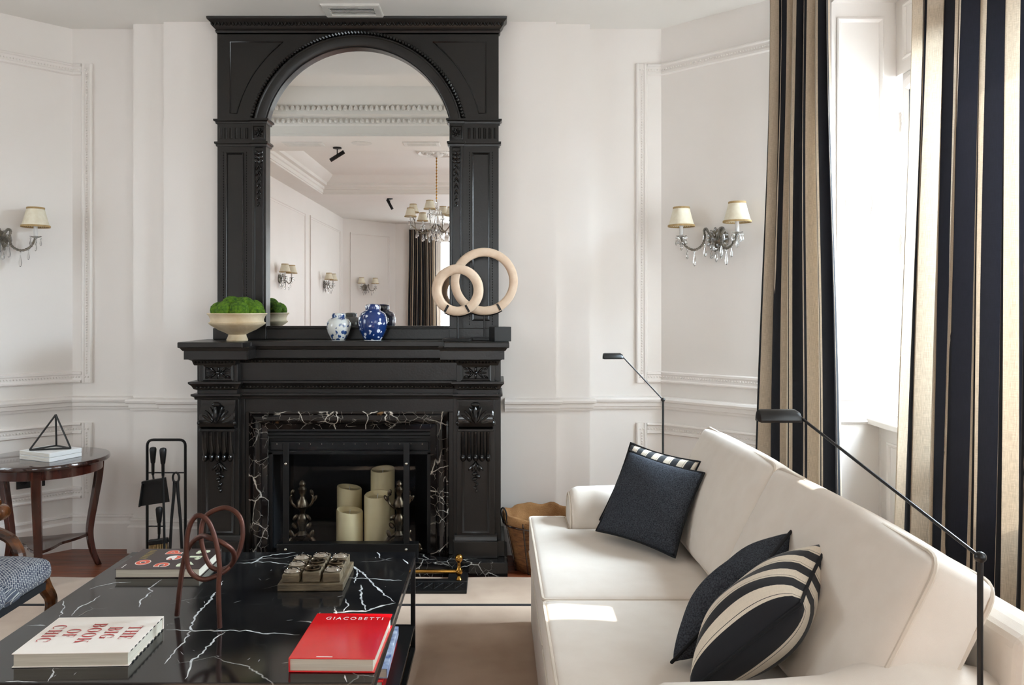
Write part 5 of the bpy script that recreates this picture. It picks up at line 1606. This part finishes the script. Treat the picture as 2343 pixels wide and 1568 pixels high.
for k in range(3):
    a = order[k]; b_ = order[(k + 1) % 3] + (2 * PI if k == 2 else 0)
    for i in range(14):
        t = i / 14; an = a + (b_ - a) * t
        r = .225 - .125 * math.sin(PI * t) ** .8
        out.append((CX + r * math.cos(an), CY + r * math.sin(an)))
MB().prism(out, .172, .188).build('lower_shelf', M['darkwood'], sdt, bevel=0.003)
# white boxed book and wire pyramid
wb = thing('white_book_stack', (-2.355, 4.29, .6386), 'white boxed book lying on the round side table', 'book', rz=math.radians(-24))
for k, (h0, h1) in enumerate(((.0, .022), (.023, .046))):
    v_ = MB().box(-.125, .105, -.095, .095, h0, h1).build('volume', M['paperwhite'], wb, world=False, bevel=0.002)
    for q_ in range(3):
        MB().box(-.1253 + .004, .100, -.0954, -.0950, h0 + .004 + q_ * .006, h0 + .007 + q_ * .006).build('page_line', M['paper'], v_, world=False)
pz = .6386 + .0466
py = thing('wire_pyramid', (-2.36, 4.29, pz), 'open black wire pyramid sitting on the white book', 'ornament')
Vv = [(-2.440, 4.230, pz + .006), (-2.252, 4.280, pz + .006), (-2.372, 4.362, pz + .006), (-2.355, 4.325, pz + .178)]
for a, b_ in ((0, 1), (1, 2), (2, 0), (0, 3), (1, 3), (2, 3)):
    MB().tube([Vv[a], Vv[b_]], .0048, 6).build('rod', M['lamp'], py)

# ================================================================ ARMCHAIR
ch = thing('armchair', (-2.05, 2.90, .0125), 'carved walnut armchair with scrolled arms and navy woven seat at the picture edge', 'armchair')
poly = round_poly([(-1.752, 3.215), (-2.36, 3.235), (-2.38, 2.60), (-1.745, 2.60)], .045, 5)
soft_prism([(-1.752, 3.215), (-2.36, 3.235), (-2.38, 2.60), (-1.745, 2.60)], .352, .448, .040, 'seat', ch, puff=.028, m=M['weave'], rc=.06, welt=False)
MB().prism(round_poly([(-1.760, 3.205), (-2.36, 3.225), (-2.38, 2.61), (-1.753, 2.61)], .04, 4), .335, .362).build('seat_rail', M['blackcloth'], ch)
def cab(x, y, dx, dy):
    pts = [(x, y, .365), (x + dx * .012, y + dy * .012, .33), (x + dx * .028, y + dy * .028, .285), (x + dx * .022, y + dy * .022, .22), (x + dx * .002, y + dy * .002, .14), (x - dx * .006, y - dy * .006, .07), (x + dx * .010, y + dy * .010, .045), (x + dx * .022, y + dy * .022, .034)]
    MB().tube(spline(pts, 5), [.030 - .015 * min(1, i / 24) + (.004 if i > 30 else 0) for i in range(36)], 10).build('leg', M['walnut'], ch, smooth=True)
cab(-1.785, 3.175, 1, .6); cab(-1.785, 2.64, 1, -.6); cab(-2.33, 3.19, -1, .3); cab(-2.33, 2.64, -1, -.3)
for yy, s in ((3.215, 1), (2.62, -1)):
    pts = [(-2.36, yy - .02 * s, .67), (-2.20, yy, .668), (-2.06, yy + .01 * s, .655), (-1.985, yy + .012 * s, .645)]
    ar = MB().tube(spline(pts, 8), [.016 + .006 * (i / 24) for i in range(25)], 10).build('arm', M['walnut'], ch, smooth=True)
    sp = [(-1.985 + .030 * math.cos(a) * (1 - a / 14), yy + .012 * s, .618 + .030 * math.sin(a) * (1 - a / 14)) for a in [PI / 2 - i * .45 for i in range(0, 14)]]
    MB().lathe([(.024, -.024), (.030, -.02), (.032, -.008), (.032, .008), (.030, .02), (.024, .024)], (-1.978, yy + .012 * s, .618), 18, RX(PI / 2)).build('arm_scroll', M['walnut'], ar, smooth=True)
    MB().lathe([(.013, -.029), (.016, -.024), (.016, .024), (.013, .029)], (-1.978, yy + .012 * s, .618), 14, RX(PI / 2)).build('scroll_eye', M['walnut'], ar, smooth=True)
    pts = [(-2.09, yy, .645), (-2.075, yy + .008 * s, .59), (-2.035, yy + .010 * s, .555), (-1.975, yy + .006 * s, .535), (-1.925, yy, .51), (-1.895, yy - .006 * s, .465), (-1.885, yy - .010 * s, .42), (-1.89, yy - .012 * s, .36)]
    MB().tube(spline(pts, 6), [.019 + .006 * (i / 42) for i in range(43)], 10).build('arm_support', M['walnut'], ch, smooth=True)
MB().prism([(-2.36, .40), (-2.42, .40), (-2.56, 1.0), (-2.50, 1.02)], 2.68, 3.15, 'y').build('back_pad', M['weave'], ch, bevel=0.02, seg=3)
mb = MB()
for yy in (2.64, 3.19):
    mb.tube(spline([(-2.35, yy, .36), (-2.42, yy, .62), (-2.53, yy * .99 + .03, 1.04)], 8), .022, 10)
mb.tube(spline([(-2.53, 2.645, 1.04), (-2.55, 2.9, 1.075), (-2.53, 3.188, 1.04)], 8), .022, 10)
mb.build('back_frame', M['walnut'], ch, smooth=True)

# ================================================================ CURTAINS
def curtain(label, P0, P1, z0, z1, width, folds, amp, flare0, flare1, phase=0.0, u0=0.0, nm='curtain', group='striped window curtains', bow=0.0):
    """pleated cloth hung from P0 to P1 (plan); width = cloth width in metres; flare at the hem along each end"""
    P0, P1 = Vector(P0), Vector(P1)
    d = (P1 - P0); L = d.length; d = d / L; nn = Vector((d.y, -d.x))
    o = thing(nm, (P0.x, P0.y, z0), label, 'curtain', group)
    nu, nv = folds * 18, 44
    rc = random.Random(int(phase * 100) + folds)
    am = [amp * rc.uniform(.7, 1.25) for _ in range(folds + 2)]
    ph = [rc.uniform(-.25, .25) for _ in range(folds + 2)]
    mb = MB(); vs = []; uv = []
    for j in range(nv + 1):
        t = j / nv; z = z1 + (z0 - z1) * t
        for i in range(nu + 1):
            s = i / nu; fi = s * folds; k = int(fi) if fi < folds else folds - 1
            A = am[k] * (1 - (fi - k)) + am[k + 1] * (fi - k)
            a = 2 * PI * fi + phase + ph[k] * (1 - (fi - k)) + ph[k + 1] * (fi - k)
            g = .75 + .5 * t
            off = A * g * (math.sin(a) + .22 * math.sin(2 * a + 1.1 + t * 1.5)) + bow * math.sin(PI * t)
            along = s * L + .30 * amp * math.sin(2 * a) * (.6 + .4 * t) + t ** 1.3 * (-flare0 * (1 - s) + flare1 * s) + .006 * math.sin(7 * t + 4 * s)
            p = P0 + d * along + nn * off
            vs.append((p.x, p.y, z)); uv.append((u0 + s * width, z))
    fs = [(j * (nu + 1) + i, j * (nu + 1) + i + 1, (j + 1) * (nu + 1) + i + 1, (j + 1) * (nu + 1) + i) for j in range(nv) for i in range(nu)]
    mb.add(vs, fs, uv).build('pleated_cloth', M['curtain'], o, smooth='all')
    return o
curtain('striped navy and cream linen curtain gathered at the wall corner behind the sofa', (1.435, 4.21), (1.62, 3.93), .02, 3.06, 1.30, 5, .048, .10, .07, phase=.6, u0=.0)
curtain('wide striped navy and cream curtain hanging in front of the open window', (1.70, 3.235), (1.70, 2.265), .02, 3.06, 2.30, 8, .070, .12, .0, phase=1.9, u0=.05)
curtain('dark striped curtain at the far end window, seen in the mirror', (-1.18, -6.60), (-1.72, -6.60), .02, 2.98, 1.3, 6, .045, .02, .02, phase=.3, u0=.0)

# ================================================================ SCONCES AND CHANDELIER
def shade_parts(parent, c, r0, r1, h):
    """pleated shade with braid at top and hem; r0 hem radius, r1 top radius"""
    mb = MB(); n = 72; vs = []
    for j in range(5):
        t = j / 4; r = r0 + (r1 - r0) * (t ** .92)
        for i in range(n):
            a = 2 * PI * i / n; rr = r + (.0013 if i % 2 else -.0013)
            vs.append((c[0] + rr * math.cos(a), c[1] + rr * math.sin(a), c[2] + h * t))
    s = mb.add(vs, [(j * n + i, j * n + (i + 1) % n, (j + 1) * n + (i + 1) % n, (j + 1) * n + i) for j in range(4) for i in range(n)]).build('lamp_shade', M['shade'], parent, world=False, smooth=True, angle=80)
    for r, z in ((r0, c[2] + .003), (r1, c[2] + h - .003)):
        MB().lathe([(r + .0035, z - .0055), (r + .0045, z), (r + .003, z + .0055), (r - .002, z + .005), (r - .002, z - .005), (r + .0035, z - .0055)], (c[0], c[1], 0), 36, cap=False).build('shade_braid', M['shadetrim'], s, world=False, smooth=True)
    return s
def drop(mb, x, y, z, l, r=.008):
    mb.ball((x, y, z - .008), .0052, 6, 5)
    mb.lathe([(.001, 0), (r * .45, -l * .25), (r, -l * .68), (r * .7, -l * .9), (.001, -l)], (x, y, z - .014), 6)
def light_arm(o, pts, cup, sub):
    """glass-beaded arm to a cup with candle, shade and crystals"""
    a = MB().tube(spline(pts, 7), .0058, 8).build('arm', M['silver'], o, world=False, smooth=True)
    bd_ = MB()
    for i, p in enumerate(spline(pts, 3)):
        bd_.ball(p, .0082, 7, 5)
    tag(bd_.build('glass_bead', M['crystal'], a, world=False, smooth=True), kind='stuff')
    x, y, z = cup
    MB().lathe([(.006, -.012), (.012, -.006), (.030, 0), (.032, .003), (.010, .006), (.010, .010)], cup, 20).build('drip_cup', M['crystal'], a, world=False, smooth=True)
    MB().lathe([(.0105, .006), (.0105, .062)], cup, 12).build('candle_tube', M['paperwhite'], a, world=False, smooth=True)
    cr = MB()
    for k in range(6):
        t = 2 * PI * k / 6 + .3
        drop(cr, x + .029 * math.cos(t), y + .029 * math.sin(t), z - .002, .030 + .006 * (k % 2), .0068)
    drop(cr, x, y, z - .012, .055, .008)
    tag(cr.build('crystal_drop', M['crystal'], a, world=False, smooth=False), kind='stuff')
    return a
def sconce_proto():
    o = thing('wall_sconce', (0, 0, 0), 'x', 'wall light', 'crystal wall sconces')
    mb = MB()
    mb.lathe([(.060, 0), (.062, .006), (.050, .014), (.030, .018), (.012, .030), (.001, .032)], (0, 0, 0), 24, RX(PI / 2))
    mb.build('backplate', M['silver'], o, world=False, smooth=True)
    mb = MB()
    for k in range(14):
        a = 2 * PI * k / 14
        mb.ball((.055 * math.cos(a), -.016, .055 * math.sin(a)), (.017, .010, .010), 6, 5, RY(-a))
        if k % 2: mb.ball((.034 * math.cos(a), -.026, .034 * math.sin(a)), (.014, .010, .009), 6, 5, RY(-a))
    for k in range(4):
        mb.ball((0, -.035 - k * .011, 0), .011 - .0015 * k, 8, 6)
    drop(mb, 0, -.075, .012, .065, .017)
    for x, l in ((-.03, .05), (.03, .05), (0, .07)):
        drop(mb, x, -.03, -.045, l, .010)
    tag(mb.build('crystal_rosette', M['crystal'], o, world=False), kind='stuff')
    for s in (-1, 1):
        pts = [(s * .012, -.04, .0), (s * .030, -.058, .035), (s * .046, -.062, .060), (s * .060, -.06, .050), (s * .052, -.066, .012), (s * .062, -.082, -.035), (s * .098, -.10, -.058), (s * .138, -.115, -.042), (s * .162, -.12, -.005), (s * .170, -.12, .016)]
        a = light_arm(o, pts, (s * .170, -.12, .022), s)
        cr = MB()
        drop(cr, s * .098, -.10, -.062, .075, .010); drop(cr, s * .05, -.066, -.02, .065, .010); drop(cr, s * .060, -.06, .048, .05, .008); drop(cr, s * .135, -.114, -.046, .05, .008)
        tag(cr.build('pendant_crystal', M['crystal'], a, world=False), kind='stuff')
        shade_parts(o, (s * .170, -.12, .078), .072, .043, .108)
    return o
sp_ = sconce_proto()
def put_sconce(x, y, z, n, label, first=False):
    """n = outward wall normal (towards the room); local -y faces the room"""
    o = sp_ if first else copy_tree(sp_)
    o.location = (x, y, z); o.rotation_euler = (0, 0, math.atan2(n[1], n[0]) + PI / 2)
    o['label'] = label
    return o
put_sconce(1.261, 4.574, 1.820, (-.683, -.730), 'two-arm crystal wall sconce with pleated cream shades beside the curtain', True)
put_sconce(-2.814, 4.546, 1.815, (.707, -.707), 'crystal wall sconce cut off at the picture edge above the side table')
put_sconce(-2.85, -1.25, 1.815, (1, 0), 'crystal sconce nearest the moss bowl in the mirror reflection')
put_sconce(-2.85, -4.0, 1.815, (1, 0), 'middle crystal sconce of the three on the reflected wall')
put_sconce(-2.52, -6.09, 1.815, (.762, .648), 'faintest crystal sconce in the mirror, above the blue jar')
cd = thing('chandelier', (-.735, -.6, 3.36), 'crystal chandelier with cream shades hanging in the mirrored room', 'chandelier')
mb = MB().tube([(0, 0, -.06), (0, 0, -.62)], .0045, 6)
for k in range(14): mb.ball((0, 0, -.08 - k * .038), (.010, .010, .014), 6, 5)
mb.build('chain', M['brass'], cd, world=False, smooth=True)
MB().lathe([(.045, -.005), (.05, -.02), (.03, -.05), (.008, -.065)], n=20).build('ceiling_cup', M['brass'], cd, world=False, smooth=True)
MB().lathe([(.006, -.60), (.02, -.64), (.012, -.68), (.03, -.72), (.016, -.78), (.04, -.86), (.045, -.90), (.02, -.95), (.012, -.99), (.001, -1.0)], n=18).build('stem', M['crystal'], cd, world=False, smooth=True)
for k in range(8):
    a = 2 * PI * k / 8 + .2; ca, sa = math.cos(a), math.sin(a)
    rr = .36 if k % 2 else .30; zz = -.88 if k % 2 else -.80
    pr = [(.03, -.90), (.10, -.98), (.18, -1.01), (.26, -.98), (rr - .02, zz - .05), (rr, zz - .01)]
    am_ = light_arm(cd, [(r * ca, r * sa, z) for r, z in pr], (rr * ca, rr * sa, zz), k)
    cr = MB()
    for r, z, l in ((.10, -.99, .06), (.18, -1.02, .08), (.26, -.99, .06)):
        drop(cr, r * ca, r * sa, z, l, .011)
    tag(cr.build('pendant_crystal', M['crystal'], am_, world=False), kind='stuff')
    shade_parts(cd, (rr * ca, rr * sa, zz + .055), .070, .040, .105)
cr = MB()
for k in range(16):
    a = 2 * PI * k / 16
    drop(cr, .06 * math.cos(a), .06 * math.sin(a), -.72, .05, .009); drop(cr, .05 * math.cos(a), .05 * math.sin(a), -.93, .07, .010)
drop(cr, 0, 0, -1.0, .10, .025)
tag(cr.build('crystal_cluster', M['crystal'], cd, world=False), kind='stuff')
